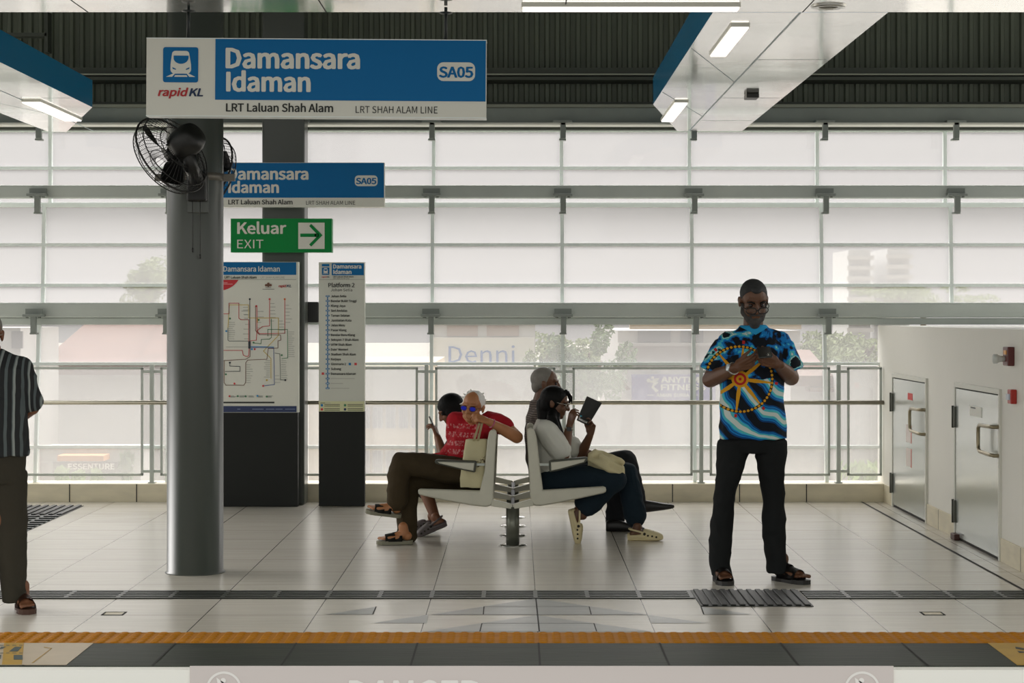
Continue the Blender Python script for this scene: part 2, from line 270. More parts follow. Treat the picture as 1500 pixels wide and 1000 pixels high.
'k':(193,'32,0 64,0 64,50 99,92 155,0 190,0 118,113 181,190 146,190 65,90 64,90 64,279 32,279','0,11,12 0,10,11 9,7,8 9,6,7 9,3,6 3,5,6 9,2,3 4,5,3 0,9,10 0,2,9 0,1,2'),
'l':(99,'66,-5 77,-4 84,-2 80,23 76,22 73,22 67,25 64,36 64,279 32,279 32,38 40,7','10,8,9 10,7,8 11,7,10 11,6,7 11,5,6 4,2,3 5,2,4 11,2,5 0,2,11 0,1,2'),
'm':(324,'32,0 64,0 64,138 89,160 112,167 139,155 147,116 147,0 179,0 179,138 204,160 227,167 254,155 263,116 263,0 294,0 294,120 280,176 237,195 204,185 174,159 156,185 121,195 90,186 62,162 58,190 32,190','23,21,22 19,17,18 0,25,26 0,24,25 24,21,23 24,4,21 4,20,21 20,17,19 20,11,17 11,12,17 12,16,17 24,3,4 5,20,4 20,10,11 0,2,24 2,3,24 20,9,10 5,9,20 6,9,5 13,16,12 0,1,2 6,8,9 13,15,16 7,8,6 14,15,13'),
'n':(213,'32,0 64,0 64,138 90,160 116,167 144,155 152,116 152,0 184,0 184,120 170,176 126,195 91,186 62,162 58,190 32,190','12,10,11 0,14,15 0,13,14 13,10,12 13,4,10 4,5,10 5,9,10 13,3,4 0,2,13 2,3,13 6,9,5 0,1,2 6,8,9 7,8,6'),
'o':(212,'106,-5 167,22 194,95 167,169 106,195 45,169 18,95 45,22 106,22 66,42 51,95 66,148 106,168 146,148 161,95 146,42','5,3,4 6,11,5 11,12,5 12,3,5 12,13,3 13,2,3 6,10,11 14,2,13 7,10,6 7,9,10 15,2,14 15,1,2 8,1,15 7,8,9 7,1,8 0,1,7'),
'p':(217,'32,-80 64,-80 64,-16 63,18 90,1 116,-5 173,22 199,98 179,169 123,195 91,187 62,168 58,190 32,190 111,22 89,27 64,42 64,142 91,161 115,168 154,149 165,98 150,42','10,8,9 0,12,13 0,11,12 11,8,10 11,19,8 19,20,8 20,7,8 0,17,11 17,18,11 18,19,11 21,7,20 0,16,17 21,6,7 22,6,21 14,6,22 0,3,16 3,15,16 3,14,15 3,6,14 3,5,6 0,2,3 4,5,3 0,1,2'),
'r':(136,'32,0 64,0 64,122 87,156 112,166 122,166 131,163 137,191 127,194 116,195 86,184 62,155 58,190 32,190','10,8,9 10,7,8 10,6,7 0,12,13 0,11,12 11,4,10 4,5,10 5,6,10 11,3,4 11,2,3 0,2,11 0,1,2'),
's':(164,'82,-5 133,12 151,52 132,90 93,110 65,122 52,143 61,162 88,170 111,165 131,153 146,173 120,189 87,195 39,179 22,141 39,105 77,86 107,72 120,50 111,29 83,20 53,27 27,43 11,22 43,3','14,12,13 14,11,12 15,7,14 7,8,14 8,11,14 8,9,11 9,10,11 15,6,7 15,5,6 16,5,15 16,4,5 16,3,4 17,3,16 17,18,3 18,2,3 19,2,18 19,1,2 20,1,19 24,22,23 21,1,20 24,21,22 25,21,24 25,1,21 25,0,1'),
't':(132,'92,-5 110,-2 127,2 121,27 110,23 99,21 76,31 70,58 70,164 121,164 121,190 70,190 70,244 43,244 40,190 9,188 9,164 38,164 38,59 50,13','14,12,13 14,11,12 15,11,14 15,10,11 15,9,10 16,9,15 17,9,16 18,8,17 8,9,17 18,7,8 19,7,18 19,6,7 19,5,6 4,2,3 5,2,4 19,2,5 0,2,19 0,1,2'),
'u':(212,'88,-5 122,5 151,30 152,30 154,0 181,0 181,190 149,190 149,55 124,31 97,23 70,35 62,74 62,190 29,190 29,70 44,14','15,13,14 15,12,13 8,6,7 8,5,6 15,11,12 16,11,15 9,3,8 3,5,8 16,10,11 10,2,9 2,3,9 10,1,2 4,5,3 16,1,10 0,1,16'),
'y':(182,'35,-82 80,-63 106,-16 178,190 147,190 112,85 105,58 97,31 95,31 86,58 76,85 38,190 5,190 81,0 77,-15 60,-44 34,-56 26,-55 19,-53 13,-78 23,-81','13,11,12 13,10,11 5,3,4 5,2,3 13,9,10 6,2,5 13,8,9 7,2,6 13,7,8 13,2,7 14,2,13 15,2,14 15,1,2 16,1,15 19,17,18 19,16,17 19,1,16 19,0,1 20,0,19')}
SPACE = 78
# ---------------------------------------------------------------- materials
def floor_material():
    m = bpy.data.materials.new('floor_tile'); m.use_nodes = True; b = NB(m); p = b.bsdf
    v, x, y, z = b.xyz()
    gx = b.m('ABSOLUTE', b.m('SUBTRACT', b.m('FRACT', b.m('DIVIDE', b.m('ADD', x, 59.892), .6)), .5))
    gy = b.m('ABSOLUTE', b.m('SUBTRACT', b.m('FRACT', b.m('DIVIDE', b.m('ADD', y, 61.665), .605)), .5))
    lx = b.m('GREATER_THAN', gx, .4955); ly = b.m('GREATER_THAN', gy, .4915)
    cx = b.m('FLOOR', b.m('DIVIDE', b.m('ADD', x, 59.892), .6)); cy = b.m('FLOOR', b.m('DIVIDE', b.m('ADD', y, 61.665), .605))
    wn = b.n('ShaderNodeTexWhiteNoise'); b.l(b.comb(cx, cy, 0), wn.inputs['Vector'])
    st = b.noise(b.comb(b.m('MULTIPLY', x, 1.2), b.m('MULTIPLY', y, 16), b.m('MULTIPLY', cx, 3.7)), 1.5, 4, .6)
    t = b.m('ADD', b.m('MULTIPLY', st, .8), b.m('MULTIPLY', wn.outputs['Value'], .2))
    c = b.mix(t, (.56, .525, .455, 1), (.74, .70, .625, 1))
    c = b.mix(b.m('MULTIPLY', ly, .55), c, (.11, .10, .085, 1))
    c = b.mix(lx, c, (.05, .045, .04, 1))
    b.l(c, p.inputs['Base Color'])
    rr = b.m('ADD', .21, b.m('MULTIPLY', st, .05)); b.l(rr, p.inputs['Roughness'])
    p.inputs['Specular IOR Level'].default_value = .42
    b.bump(b.noise(v, 3.0, 2), .004, .35)
    return m
M_FLOOR = floor_material()
M_CHEV = mat('grey_inlay_tile', rgb(140, 142, 138), .3, var=.25, vscale=4, stretch=(1, 8, 1))
M_EDGE = mat('dark_edge_tile', rgb(50, 55, 47), .5, spec=.14, var=.45, vscale=2.2, stretch=(1, 6, 1), bump=.003, bscale=6)
M_YEL = mat('ochre_tactile', rgb(172, 112, 14), .6, spec=.15, var=.25, vscale=14)
M_BLK = mat('black_rubber', rgb(25, 28, 25), .5, var=.2, vscale=10)
M_BLKDULL = mat('black_panel', rgb(24, 27, 25), .55, spec=.3, var=.1, vscale=4)
M_CUT = mat('dark_joint', (.02, .02, .018, 1), .8)
M_STEEL = mat('grey_paint_steel', rgb(190, 197, 192), .42, metal=0.0, var=.12, vscale=3)
M_ALU = mat('grey_aluminium', rgb(236, 243, 241), .35, metal=.0, var=.06, vscale=5)
M_COLUMN = mat('column_grey_paint', rgb(64, 69, 64), .28, var=.1, vscale=2.5, stretch=(1, 1, .4), spec=.6)
M_DARKST = mat('dark_roof_steel', rgb(62, 68, 60), .55, var=.15, vscale=4)
M_DECK = mat('dark_roof_sheet', rgb(98, 106, 91), .5, var=.2, vscale=2, stretch=(6, 1, .4))
M_RAIL = mat('brushed_rail', rgb(165, 160, 145), .25, metal=.9)
M_KERB = mat('kerb_tile_beige', rgb(222, 213, 188), .45, var=.2, vscale=5, stretch=(1, 1, 3))
M_WALL = mat('white_plaster_wall', rgb(240, 238, 230), .5, var=.03, vscale=2, bump=.002, bscale=12)
M_WHITE = mat('white_enamel', rgb(222, 222, 212), .35)
M_BLUE = mat('sign_blue', rgb(0, 104, 164), .4, spec=.2)
M_DKBLUE = mat('sign_navy', rgb(28, 46, 92), .4)
M_GREEN = mat('sign_green', rgb(0, 134, 62), .4, spec=.2)
M_BLACKTXT = mat('black_lettering', rgb(24, 28, 24), .5)
M_GREYTXT = mat('grey_lettering', rgb(160, 160, 152), .5)
M_REDTXT = mat('red_lettering', rgb(178, 34, 40), .5)
M_NAVYTXT = mat('navy_lettering', rgb(16, 44, 82), .5)
M_LAMP = mat('lamp_diffuser', (1, .96, .9, 1), .5, emit=.9)
M_CHROME = mat('chrome', (.6, .6, .58, 1), .18, metal=1)
M_CAST = mat('cast_aluminium', rgb(188, 186, 172), .42, metal=.3, var=.1, vscale=9)
M_BLKPL = mat('black_plastic', rgb(20, 21, 20), .38)
M_WIRE = mat('black_wire', rgb(28, 28, 27), .5)
def ceiling_material():
    m = bpy.data.materials.new('gloss_white_panel'); m.use_nodes = True; b = NB(m); p = b.bsdf
    p.inputs['Base Color'].default_value = rgb(250, 250, 246); p.inputs['Roughness'].default_value = .09
    p.inputs['Metallic'].default_value = .8
    v, x, y, z = b.xyz()
    b.bump(b.noise(v, 1.4, 2, .5, .6), .02, .10)
    return m
M_CEIL = ceiling_material()
M_CEILBLUE = mat('gloss_blue_panel', rgb(0, 120, 168), .22, spec=.6)
def glass(name, haze, col=(.86, .85, .83, 1)):
    m = bpy.data.materials.new(name); m.use_nodes = True; t = m.node_tree
    for n in list(t.nodes):
        if n.type != 'OUTPUT_MATERIAL': t.nodes.remove(n)
    out = [n for n in t.nodes if n.type == 'OUTPUT_MATERIAL'][0]
    tr = t.nodes.new('ShaderNodeBsdfTransparent'); tl = t.nodes.new('ShaderNodeBsdfTranslucent'); mx = t.nodes.new('ShaderNodeMixShader')
    gl = t.nodes.new('ShaderNodeBsdfGlossy'); gl.inputs['Roughness'].default_value = .05; m2 = t.nodes.new('ShaderNodeMixShader')
    tc = t.nodes.new('ShaderNodeTexCoord'); nz = t.nodes.new('ShaderNodeTexNoise'); nz.inputs['Scale'].default_value = 1.2
    t.links.new(tc.outputs['Object'], nz.inputs['Vector'])
    mr = t.nodes.new('ShaderNodeMapRange'); mr.inputs['To Min'].default_value = haze-.05; mr.inputs['To Max'].default_value = haze+.05
    t.links.new(nz.outputs['Fac'], mr.inputs['Value']); t.links.new(mr.outputs[0], mx.inputs[0])
    tl.inputs['Color'].default_value = col
    t.links.new(tr.outputs[0], mx.inputs[1]); t.links.new(tl.outputs[0], mx.inputs[2])
    m2.inputs[0].default_value = .04; t.links.new(mx.outputs[0], m2.inputs[1]); t.links.new(gl.outputs[0], m2.inputs[2])
    t.links.new(m2.outputs[0], out.inputs[0]); return m
M_PANE = glass('dusty_window_glass', .70, (.150, .1475, .147, 1))
M_PANE_MID = glass('brightened_window_glass', .70, (.195, .192, .191, 1))  # same glass, brighter colour stands in for light the middle row lacks
M_RAILGLASS = glass('railing_glass', .10)
# ---------------------------------------------------------------- setting: floor
XL, XR = -9.0, 9.0
WALLX = 3.2
bm = B()
box(bm, (XL, 10.2, -.3), (XR, 17.35, 0), 0)
H = .0015
def gp(px, py): v = G(px, py); v.z = H; return v
for pts in ([(632, 900), (785, 876.5), (948, 900)], [(545, 912.5), (627, 900.4), (625, 912.5)], [(949, 900.4), (1035, 912.5), (954, 912.5)],
            [(477, 900), (551, 888.5), (547, 900)], [(1027, 888.5), (1102, 900), (1031, 900)],
            [(622, 924.8), (785, 900.9), (956, 924.8)]):
    flat(bm, [gp(*p) for p in pts], 1)
for a, b_, w in (((785, 876.5), (790, 925), 1.0), ((709, 888.5), (708, 900), .8), ((863, 888.5), (866, 900), .8), ((706, 913), (703, 925), .8), ((870, 913), (874, 925), .8),
                 ((551, 888.5), (546, 900), .8), ((1027, 888.5), (1031, 900), .8)):
    p, q = G(*a), G(*b_); k = .004*w
    flat(bm, [Vector((p.x-k, p.y, .002)), Vector((p.x+k, p.y, .002)), Vector((q.x+k, q.y, .002)), Vector((q.x-k, q.y, .002))], 2)
for y_, x0, x1 in ((888.5, 709, 863), (900.5, 632, 948), (913, 706, 870)):   # tile seams across the inlaid arrows
    p, q = G(x0, y_), G(x1, y_); flat(bm, [Vector((p.x, p.y-.004, .002)), Vector((q.x, p.y-.004, .002)), Vector((q.x, p.y+.004, .002)), Vector((p.x, p.y+.004, .002))], 2)
# movement joint beside the right wall
flat(bm, [Vector((2.985, 10.2, .002)), Vector((3.005, 10.2, .002)), Vector((3.005, 17.3, .002)), Vector((2.985, 17.3, .002))], 2)
floor = struct('floor', bm, [M_FLOOR, M_CHEV, M_CUT], 'large beige stone tile platform floor with grey inlaid arrows')
me = floor.data
bm = B(); box(bm, (XL, 9.23, -.3), (XR, 9.87, 0), 0)
for k in range(-14, 15):
    x = .108+.6*k; flat(bm, [Vector((x-.005, 9.24, .002)), Vector((x+.005, 9.24, .002)), Vector((x+.005, 9.87, .002)), Vector((x-.005, 9.87, .002))], 1)
struct('floor_edge_strip', bm, [M_EDGE, M_CUT], 'dark grey stone strip along the platform edge')
# yellow warning strip with raised bumps
bm = B(); box(bm, (XL, 9.87, -.3), (XR, 10.2, .001), 0)
def bump_cone(bm, x, y, r, h, z0=0.0, mi=0, n=8):
    a = [bm.verts.new((x+r*math.cos(2*math.pi*k/n), y+r*math.sin(2*math.pi*k/n), z0)) for k in range(n)]
    b = [bm.verts.new((x+.62*r*math.cos(2*math.pi*k/n), y+.62*r*math.sin(2*math.pi*k/n), z0+h)) for k in range(n)]
    bm.faces.new(b).material_index = mi
    for k in range(n): bm.faces.new((a[k], a[(k+1) % n], b[(k+1) % n], b[k])).material_index = mi
for i in range(-72, 73):
    x = i*.0667
    if abs(x) > 4.2: continue
    for j in range(6): bump_cone(bm, x, 9.898+j*.0545, .026, .0055, .001)
solo('tactile_warning_strip', bm, M_YEL, 'ochre yellow tactile strip of raised dots running along the platform edge', 'tactile paving')
# slotted drain
d0, d1 = 11.40, 11.72
def drain(x0, x1, label):
    t = thing('drain_grate', label, 'drain', ((x0+x1)/2, (d0+d1)/2, .001), 'slotted floor drains')
    bm = B(); box(bm, (x0, d0, -.02), (x1, d1, .003), 0)
    obj('grate', bm, M_CUT, t)
    bm = B()
    for k in range(5):
        y = d0+.02+k*(d1-d0-.04)/4; box(bm, (x0, y-.016, .002), (x1, y+.016, .0065), 0)
    k = math.ceil((x0-.108)/.3)
    while .108+.3*k < x1:
        box(bm, (.108+.3*k-.012, d0, .002), (.108+.3*k+.012, d1, .0067), 0); k += 1
    obj('bar', bm, mat('drain_bar', rgb(40, 44, 38), .4, metal=.3), t)
drain(-4.5, 1.01, 'long dark slotted drain crossing the floor in front of the round column and bench')
drain(1.665, WALLX-.02, 'shorter dark slotted drain running right from the ribbed black pad towards the wall')
# ribbed pads
bm = B(); x0, x1, y0, y1 = 1.025, 1.655, 11.10, 11.75
box(bm, (x0, y0, -.01), (x1, y1, .004), 0)
for k in range(12): x = x0+.03+k*(x1-x0-.06)/11; box(bm, (x-.016, y0+.01, .004), (x+.016, y1-.01, .012), 0, .004)
solo('tactile_pad', bm, M_BLK, 'black ribbed tactile pad on the floor in front of the standing man', 'tactile paving')
bm = B()
box(bm, (-5.0, 16.1, -.01), (-3.68, 16.92, .004), 0)
k = 0
for k in range(19): x = -3.71-k*.07; box(bm, (x-.02, 16.14, .004), (x+.02, 16.9, .014), 0, .004)
box(bm, (-4.28, 14.9, -.01), (-3.68, 16.1, .003), 1)
for i in range(4):
    for j in range(8): box(bm, (-4.25+i*.15, 14.93+j*.15, .003), (-4.13+i*.15, 14.97+j*.15, .012), 0, .003)
solo('tactile_pad', bm, [M_BLK, mat('grey_rubber', rgb(76, 82, 76), .5)], 'large black and grey tactile pad on the floor behind the man in the striped shirt', 'tactile paving')
# small floor covers
for (px, label) in ((167, 'small square floor hatch outline to the left of the round column'), (1366, 'small square floor hatch outline near the cabinet wall')):
    bm = B(); p = G(px, 898.5)
    for a, b_ in (((-.06, -.06), (.06, -.045)), ((-.06, .045), (.06, .06)), ((-.06, -.06), (-.05, .06)), ((.05, -.06), (.06, .06))):
        box(bm, (p.x+a[0], p.y+a[1], -.005), (p.x+b_[0], p.y+b_[1], .002), 0)
    box(bm, (p.x-.05, p.y-.045, -.005), (p.x+.05, p.y+.045, .001), 1)
    solo('floor_hatch', bm, [M_CUT, M_KERB], label, 'floor hatch')
# boarding stickers on the dark strip
def sticker(poly, label, dashes, bars):
    bm = B(); k = .0025
    def g(p): v = G(*p); v.z = k; v.y = min(max(v.y, 9.235), 9.868); return v
    prism(bm, [g(p)-Vector((0, 0, .002)) for p in poly], (0, 0, .002), 0)
    k = .0032
    for q in bars: flat(bm, [g(p) for p in q], 1)
    k = .004
    for q in dashes: flat(bm, [g(p) for p in q], 2)
    return bm
M_CREAM = mat('cream_sticker', rgb(186, 172, 150), .5, var=.12, vscale=7); M_MUST = mat('mustard_sticker', rgb(176, 140, 48), .5, var=.2, vscale=8)
bm = sticker([(-60, 942), (137, 942), (97, 974), (-60, 974)], '', [[(22, 948), (32, 948), (26, 955), (13, 955)], [(20, 960), (33, 960), (33, 967), (20, 967)], [(2, 948), (9, 948), (4, 951), (-2, 952)], [(-8, 960), (2, 960), (1, 966), (-8, 966)]],
             [[(6, 942), (35, 942), (32, 974), (3, 974)]])
for (a, b_) in ((0, 5), (9, 14), (18, 24), (28, 33)):
    for y_ in (945.5, 956.8): flat(bm, [G(a, y_)+Vector((0, 0, .004)), G(b_, y_)+Vector((0, 0, .004)), G(b_, y_+.9)+Vector((0, 0, .004)), G(a, y_+.9)+Vector((0, 0, .004))], 2)
flat(bm, [G(46, 972)+Vector((0, 0, .004)), G(75, 950)+Vector((0, 0, .004)), G(76.5, 950)+Vector((0, 0, .004)), G(48, 972)+Vector((0, 0, .004))], 1)
flat(bm, [G(64, 948)+Vector((0, 0, .004)), G(76, 950)+Vector((0, 0, .004)), G(76, 951)+Vector((0, 0, .004)), G(64, 949)+Vector((0, 0, .004))], 1)
solo('floor_sticker', bm, [M_CREAM, M_MUST, mat('slate_print', rgb(62, 78, 76), .5)], 'worn cream and mustard floor sticker at the platform edge before the striped-shirt man', 'floor sticker')
bm = sticker([(1447, 942), (1560, 942), (1600, 974), (1490, 974)], '', [[(1487, 948), (1500, 950), (1500, 953), (1488, 951)], [(1490, 954), (1500, 955), (1500, 957), (1493, 957)]], [])
solo('floor_sticker', bm, [M_MUST, M_MUST, M_BLACKTXT], 'mustard yellow floor sticker at the platform edge below the cabinet wall', 'floor sticker')
# platform edge fascia facing the tracks
bm = B(); box(bm, (XL, 9.15, -1.1), (XR, 9.229, -.004), 0)
struct('trim_1', bm, mat('white_fascia', rgb(246, 246, 241), .5), 'white fascia below the platform edge')
t = thing('warning_banner', 'long dull mauve warning banner on the fascia below the platform edge', 'banner', (0, 9.14, -.5))
E1 = 9.14
def ef(px, py): return P(px, py, E1)
bm = B(); prism(bm, [ef(278, 975.5), ef(1309, 975.5), ef(1309, 1080), ef(278, 1080)], (0, .012, 0)); obj('board', bm, mat('mauve_banner', rgb(214, 206, 204), .5), t)
bm = B(); E2 = 9.137
def ef2(px, py): return P(px, py, E2)
for cx in (328, 1263):
    o_, i_ = arc(cx, 1009, 26, 0, 360, 40), arc(cx, 1009, 22.5, 0, 360, 40)
    for k in range(40): flat(bm, [ef2(*o_[k]), ef2(*o_[k+1]), ef2(*i_[k+1]), ef2(*i_[k])])
    flat(bm, [ef2(x, y) for x, y in arc(cx-1, 996.5, 4, 0, 360, 12)[:-1]])
    flat(bm, [ef2(cx-11, 992), ef2(cx+4, 1002), ef2(cx+10, 1020), ef2(cx-6, 1022)])
text(bm, 'DANGER', 511, 705, 1040, 997, ef2, 0, .02)
obj('lettering', bm, mat('pale_print', rgb(240, 238, 236), .5), t)
# ---------------------------------------------------------------- back kerb, right wall
bm = B(); box(bm, (XL, 17.3, -.3), (WALLX+.02, 17.66, .155), 0)
for k in range(-12, 12):
    x = -3.885+.582*k
    if x < WALLX: box(bm, (x-.004, 17.297, 0), (x+.004, 17.302, .154), 1)
struct('baseboard_back', bm, [M_KERB, M_CUT], 'low beige tiled kerb under the back windows')
bm = B(); box(bm, (WALLX, 10.25, -.3), (6.5, 17.66, 1.53), 0)
struct('wall_right', bm, M_WALL, 'low white wall with cabinets')
TR = .012
doors = [(15.53, 16.88, 1.096), (13.17, 14.47, 1.10)]
bm = B()
segs = [(16.92, 17.3), (14.51, 15.49), (10.25, 13.13)]
for a, b_ in segs:
    box(bm, (WALLX-TR, a, 0), (WALLX, b_, .155), 0, .002)
    y = a+.55
    while y < b_-.1: box(bm, (WALLX-TR-.001, y-.003, .002), (WALLX-TR+.002, y+.003, .153), 1); y += .6
struct('baseboard_right', bm, [M_KERB, M_CUT], 'beige tile skirting of the cabinet wall')
M_DOOR = mat('satin_steel_door', rgb(205, 211, 208), .2, metal=.55)
for i, (a, b_, zt) in enumerate(doors):
    t = thing('cabinet_door', ['steel hose cabinet door with a red square sticker, nearer the windows', 'steel hose cabinet door with a white notice plate, below the red call point'][i], 'cabinet door', (WALLX, (a+b_)/2, 0))
    x = WALLX
    bm = B(); fw = .035
    box(bm, (x-.018, a-fw, 0), (x+.005, a, zt+fw), 0, .003); box(bm, (x-.018, b_, 0), (x+.005, b_+fw, zt+fw), 0, .003); box(bm, (x-.018, a, zt), (x+.005, b_, zt+fw), 0, .003)
    obj('door_frame', bm, M_WHITE, t)
    bm = B(); box(bm, (x-.012, a+.008, .02), (x+.004, b_-.012, zt-.008), 0, .003); obj('door_leaf', bm, M_DOOR, t)
    bm = B(); box(bm, (x-.004, a, .0), (x+.006, b_, zt), 0); obj('reveal', bm, M_CUT, t)
    for z in ((.12, .28), (.81, .96)):
        bm = B(); box(bm, (x-.028, b_-.03, z[0]), (x-.005, b_+.06, z[1]), 0, .004)
        tube(bm, [(x-.028, b_+.02, z[0]-.005), (x-.028, b_+.02, z[1]+.005)], .009, 10); obj('hinge', bm, mat('dark_hinge', rgb(82, 84, 76), .4, metal=.5), t)
    bm = B(); hy = a+.03
    
    hz0, hz1 = .695, .885
    pts = [(x-.01, hy-.05, hz1), (x-.045, hy-.05, hz1), (x-.06, hy+.02, hz1-.002), (x-.062, hy+.30, hz1-.006), (x-.062, hy+.34, hz1-.025), (x-.062, hy+.345, hz1-.06), (x-.062, hy+.345, hz0+.06), (x-.062, hy+.34, hz0+.025), (x-.062, hy+.30, hz0+.006), (x-.06, hy+.02, hz0+.002), (x-.045, hy-.05, hz0), (x-.01, hy-.05, hz0)]
    tube(bm, pts, .013, 10); obj('handle', bm, mat('bronze_handle', rgb(150, 140, 116), .3, metal=.8), t)
    bm = B()
    if i == 0:
        box(bm, (x-.014, b_-.84, .935), (x-.011, b_-.65, .99), 0); obj('red_sticker', bm, mat('red_sticker', rgb(206, 40, 34), .5), t)
        bm = B()
        for z in ((.585, .73), (.39, .54)): box(bm, (x-.0135, b_-.78, z[0]), (x-.011, b_-.58, z[1]), 0); box(bm, (x-.0138, b_-.80, z[0]), (x-.011, b_-.78, z[1]), 1)
        obj('notice_strip', bm, [mat('pale_notice', rgb(226, 214, 208), .4), mat('orange_edge', rgb(206, 84, 50), .5)], t)
    else:
        box(bm, (x-.016, b_-.82, .92), (x-.011, b_-.47, .99), 0, .002); box(bm, (x-.0165, b_-.65, .972), (x-.0155, b_-.50, .982), 1); obj('notice_plate', bm, [M_WHITE, M_BLACKTXT], t)
        bm = B(); box(bm, (x-.05, b_-.13, 0), (x-.008, b_-.0, .045), 0, .006); obj('door_stop', bm, mat('rust_stop', rgb(74, 40, 34), .5), t)
# call points on the right wall
t = thing('fire_alarm_strobe', 'dark red alarm unit with amber light, higher of the two red wall units', 'alarm', (WALLX, 12.86, 1.29))
cy, cz = 12.86, 1.357
bm = B(); box(bm, (WALLX-.045, cy-.06, cz-.06), (WALLX, cy+.07, cz+.062), 0, .006); obj('housing', bm, mat('maroon_plastic', rgb(92, 30, 28), .35), t)
bm = B(); box(bm, (WALLX-.05, cy-.03, cz+.012), (WALLX-.043, cy+.03, cz+.04), 0, .003); obj('amber_light', bm, mat('amber', rgb(232, 156, 20), .3), t)
bm = B(); lathe(bm, (WALLX-.04, cy+.02, cz-.016), [(.018, 0), (.02, .03), (.024, .045), (.03, .05), (.03, .075), (.022, .08)], 16, 0, (-1, .2, 0)); obj('horn', bm, mat('clear_plastic', rgb(214, 218, 214), .15), t)
t = thing('fire_call_point', 'small red fire call point, lower of the two red wall units', 'fire call point', (WALLX, 12.8, 1.03)); cz = 1.10; cy = 12.78
bm = B(); box(bm, (WALLX-.04, cy-.04, cz-.045), (WALLX, cy+.05, cz+.047), 0, .006); obj('housing', bm, mat('red_plastic', rgb(178, 44, 34), .35), t)
bm = B(); box(bm, (WALLX-.052, cy-.03, cz-.02), (WALLX-.038, cy+.045, cz+.018), 0, .003); obj('break_plate', bm, mat('pale_plate', rgb(190, 196, 210), .3), t)
# ---------------------------------------------------------------- columns
cd, cx, cr = 12.59, -2.033, .177
bm = B(); lathe(bm, (cx, cd, 0), [(cr+.012, 0), (cr+.012, .006), (cr, .012), (cr, 2.0), (cr, 4.6)], 64)
struct('column_1', bm, M_COLUMN, 'round grey steel column carrying the wall fans', smooth=True)
bm = B(); box(bm, (-2.176, 17.0, 0), (-1.812, 17.29, 4.6), 0, .02)
struct('column_2', bm, M_COLUMN, 'square grey steel column by the back windows')
# ---------------------------------------------------------------- roof and ceiling
bm = B(); x = XL; n = 0
prof = []
while x < XR:
    prof += [(x, 17.93), (x+.04, 17.93), (x+.052, 17.90), (x+.081, 17.90)]; x += .093
a = [bm.verts.new((p[0], p[1], 3.30)) for p in prof]; b_ = [bm.verts.new((p[0], p[1], 4.62)) for p in prof]
for i in range(len(a)-1): bm.faces.new((a[i], a[i+1], b_[i+1], b_[i]))
struct('wall_back', bm, M_DECK, 'dark ribbed metal sheet above the windows')
bm = B(); box(bm, (XL, 9.0, 4.6), (XR, 18.3, 4.8)); struct('roof', bm, M_DARKST, 'dark roof above the platform')
def zat(py, d): return CAM_Z-(py-460)/F*d
D = 17.6
tn = [2]
def trim(bm, m, label=None):
    o = struct('trim_%d' % tn[0], bm, m, label); tn[0] += 1; return o
bm = B(); box(bm, (XL, D, zat(117, D)+.03, ), (XR, D+.06, zat(99, D)), 0); box(bm, (XL, D-.02, zat(110, D)), (XR, D+.3, zat(108, D)), 1); box(bm, (XL, D, zat(117, D)), (XR, D+.3, zat(110.5, D)), 0)
trim(bm, [M_DARKST, mat('purlin_edge', rgb(150, 155, 140), .4)], 'roof purlin')
bm = B(); box(bm, (XL, D+.12, zat(147, D)), (XR, D+.3, zat(150, D)-.05), 0); box(bm, (XL, D-.02, zat(157, D)), (XR, D+.3, zat(153, D)), 1); box(bm, (XL, D+.06, zat(179, D)), (XR, D+.3, zat(157, D)), 2); box(bm, (XL, D-.03, zat(183, D)), (XR, D+.3, zat(180, D)), 3); box(bm, (XL, D+.2, zat(187, D)), (XR, D+.3, zat(183, D)), 0)
trim(bm, [M_DARKST, mat('beam_edge', rgb(136, 140, 126), .4), mat('beam_web', rgb(140, 148, 142), .5, var=.1), M_WHITE], 'edge beam above the windows')
# front ceiling and the two bulkheads
CZ = 3.214
bm = B(); box(bm, (XL, 6.5, CZ), (XR, 10.45, CZ+.18))
struct('ceiling', bm, M_CEIL, 'glossy white ceiling panel over the platform edge')
for k in range(-6, 7):     # panel seams
    bm = B(); x = .25+k*1.25; dx = .0
    box(bm, (x-.003, 6.5, CZ-.001), (x+.003, 10.449, CZ+.004)); trim(bm, M_CUT)
def bulkhead(x0, x1, chamfer_left, label):
    pts = [(x0, 10.46), (x1, 10.46)]
    if chamfer_left: pts += [(x1, 17.24), (x0+.36, 17.24), (x0, 15.05)]
    else: pts += [(x1, 15.25), (x1-.66, 17.3), (x0, 17.3)]
    o = struct('ceiling_bulkhead', B_poly(pts), [M_CEIL, M_CEILBLUE, mat('ceiling_seam', rgb(150, 168, 176), .4)], label); return o
def B_poly(pts):
    bm = B(); a = [bm.verts.new((x, y, CZ)) for x, y in pts]; b = [bm.verts.new((x, y, CZ+.206)) for x, y in pts]; n = len(a)
    f = bm.faces.new(a[::-1]); f.material_index = 0; bm.faces.new(b).material_index = 1
    for i in range(n): bm.faces.new((a[i], a[(i+1) % n], b[(i+1) % n], b[i])).material_index = 1
    bmesh.ops.recalc_face_normals(bm, faces=bm.faces[:])
    xs = [p[0] for p in pts]; xm = (min(xs)+max(xs))/2; z = CZ-.001
    flat(bm, [(xm-.006, 10.47, z), (xm-.006, 17.2, z), (xm+.006, 17.2, z), (xm+.006, 10.47, z)], 2)     # panel joints
    for y in (11.85, 14.2):
        flat(bm, [(min(xs)+.01, y, z), (xm, y+1.75, z), (xm, y+1.775, z), (min(xs)+.01, y+.025, z)], 2)
    for y in (12.4, 14.6, 16.3):
        x0, x1 = xm, max(xs)-.02
        if x0 < 0 and y > 15: continue
        flat(bm, [(x0, y-.006, CZ-.001), (x1, y-.006, CZ-.001), (x1, y+.006, CZ-.001), (x0, y+.006, CZ-.001)], 2)
    return bm
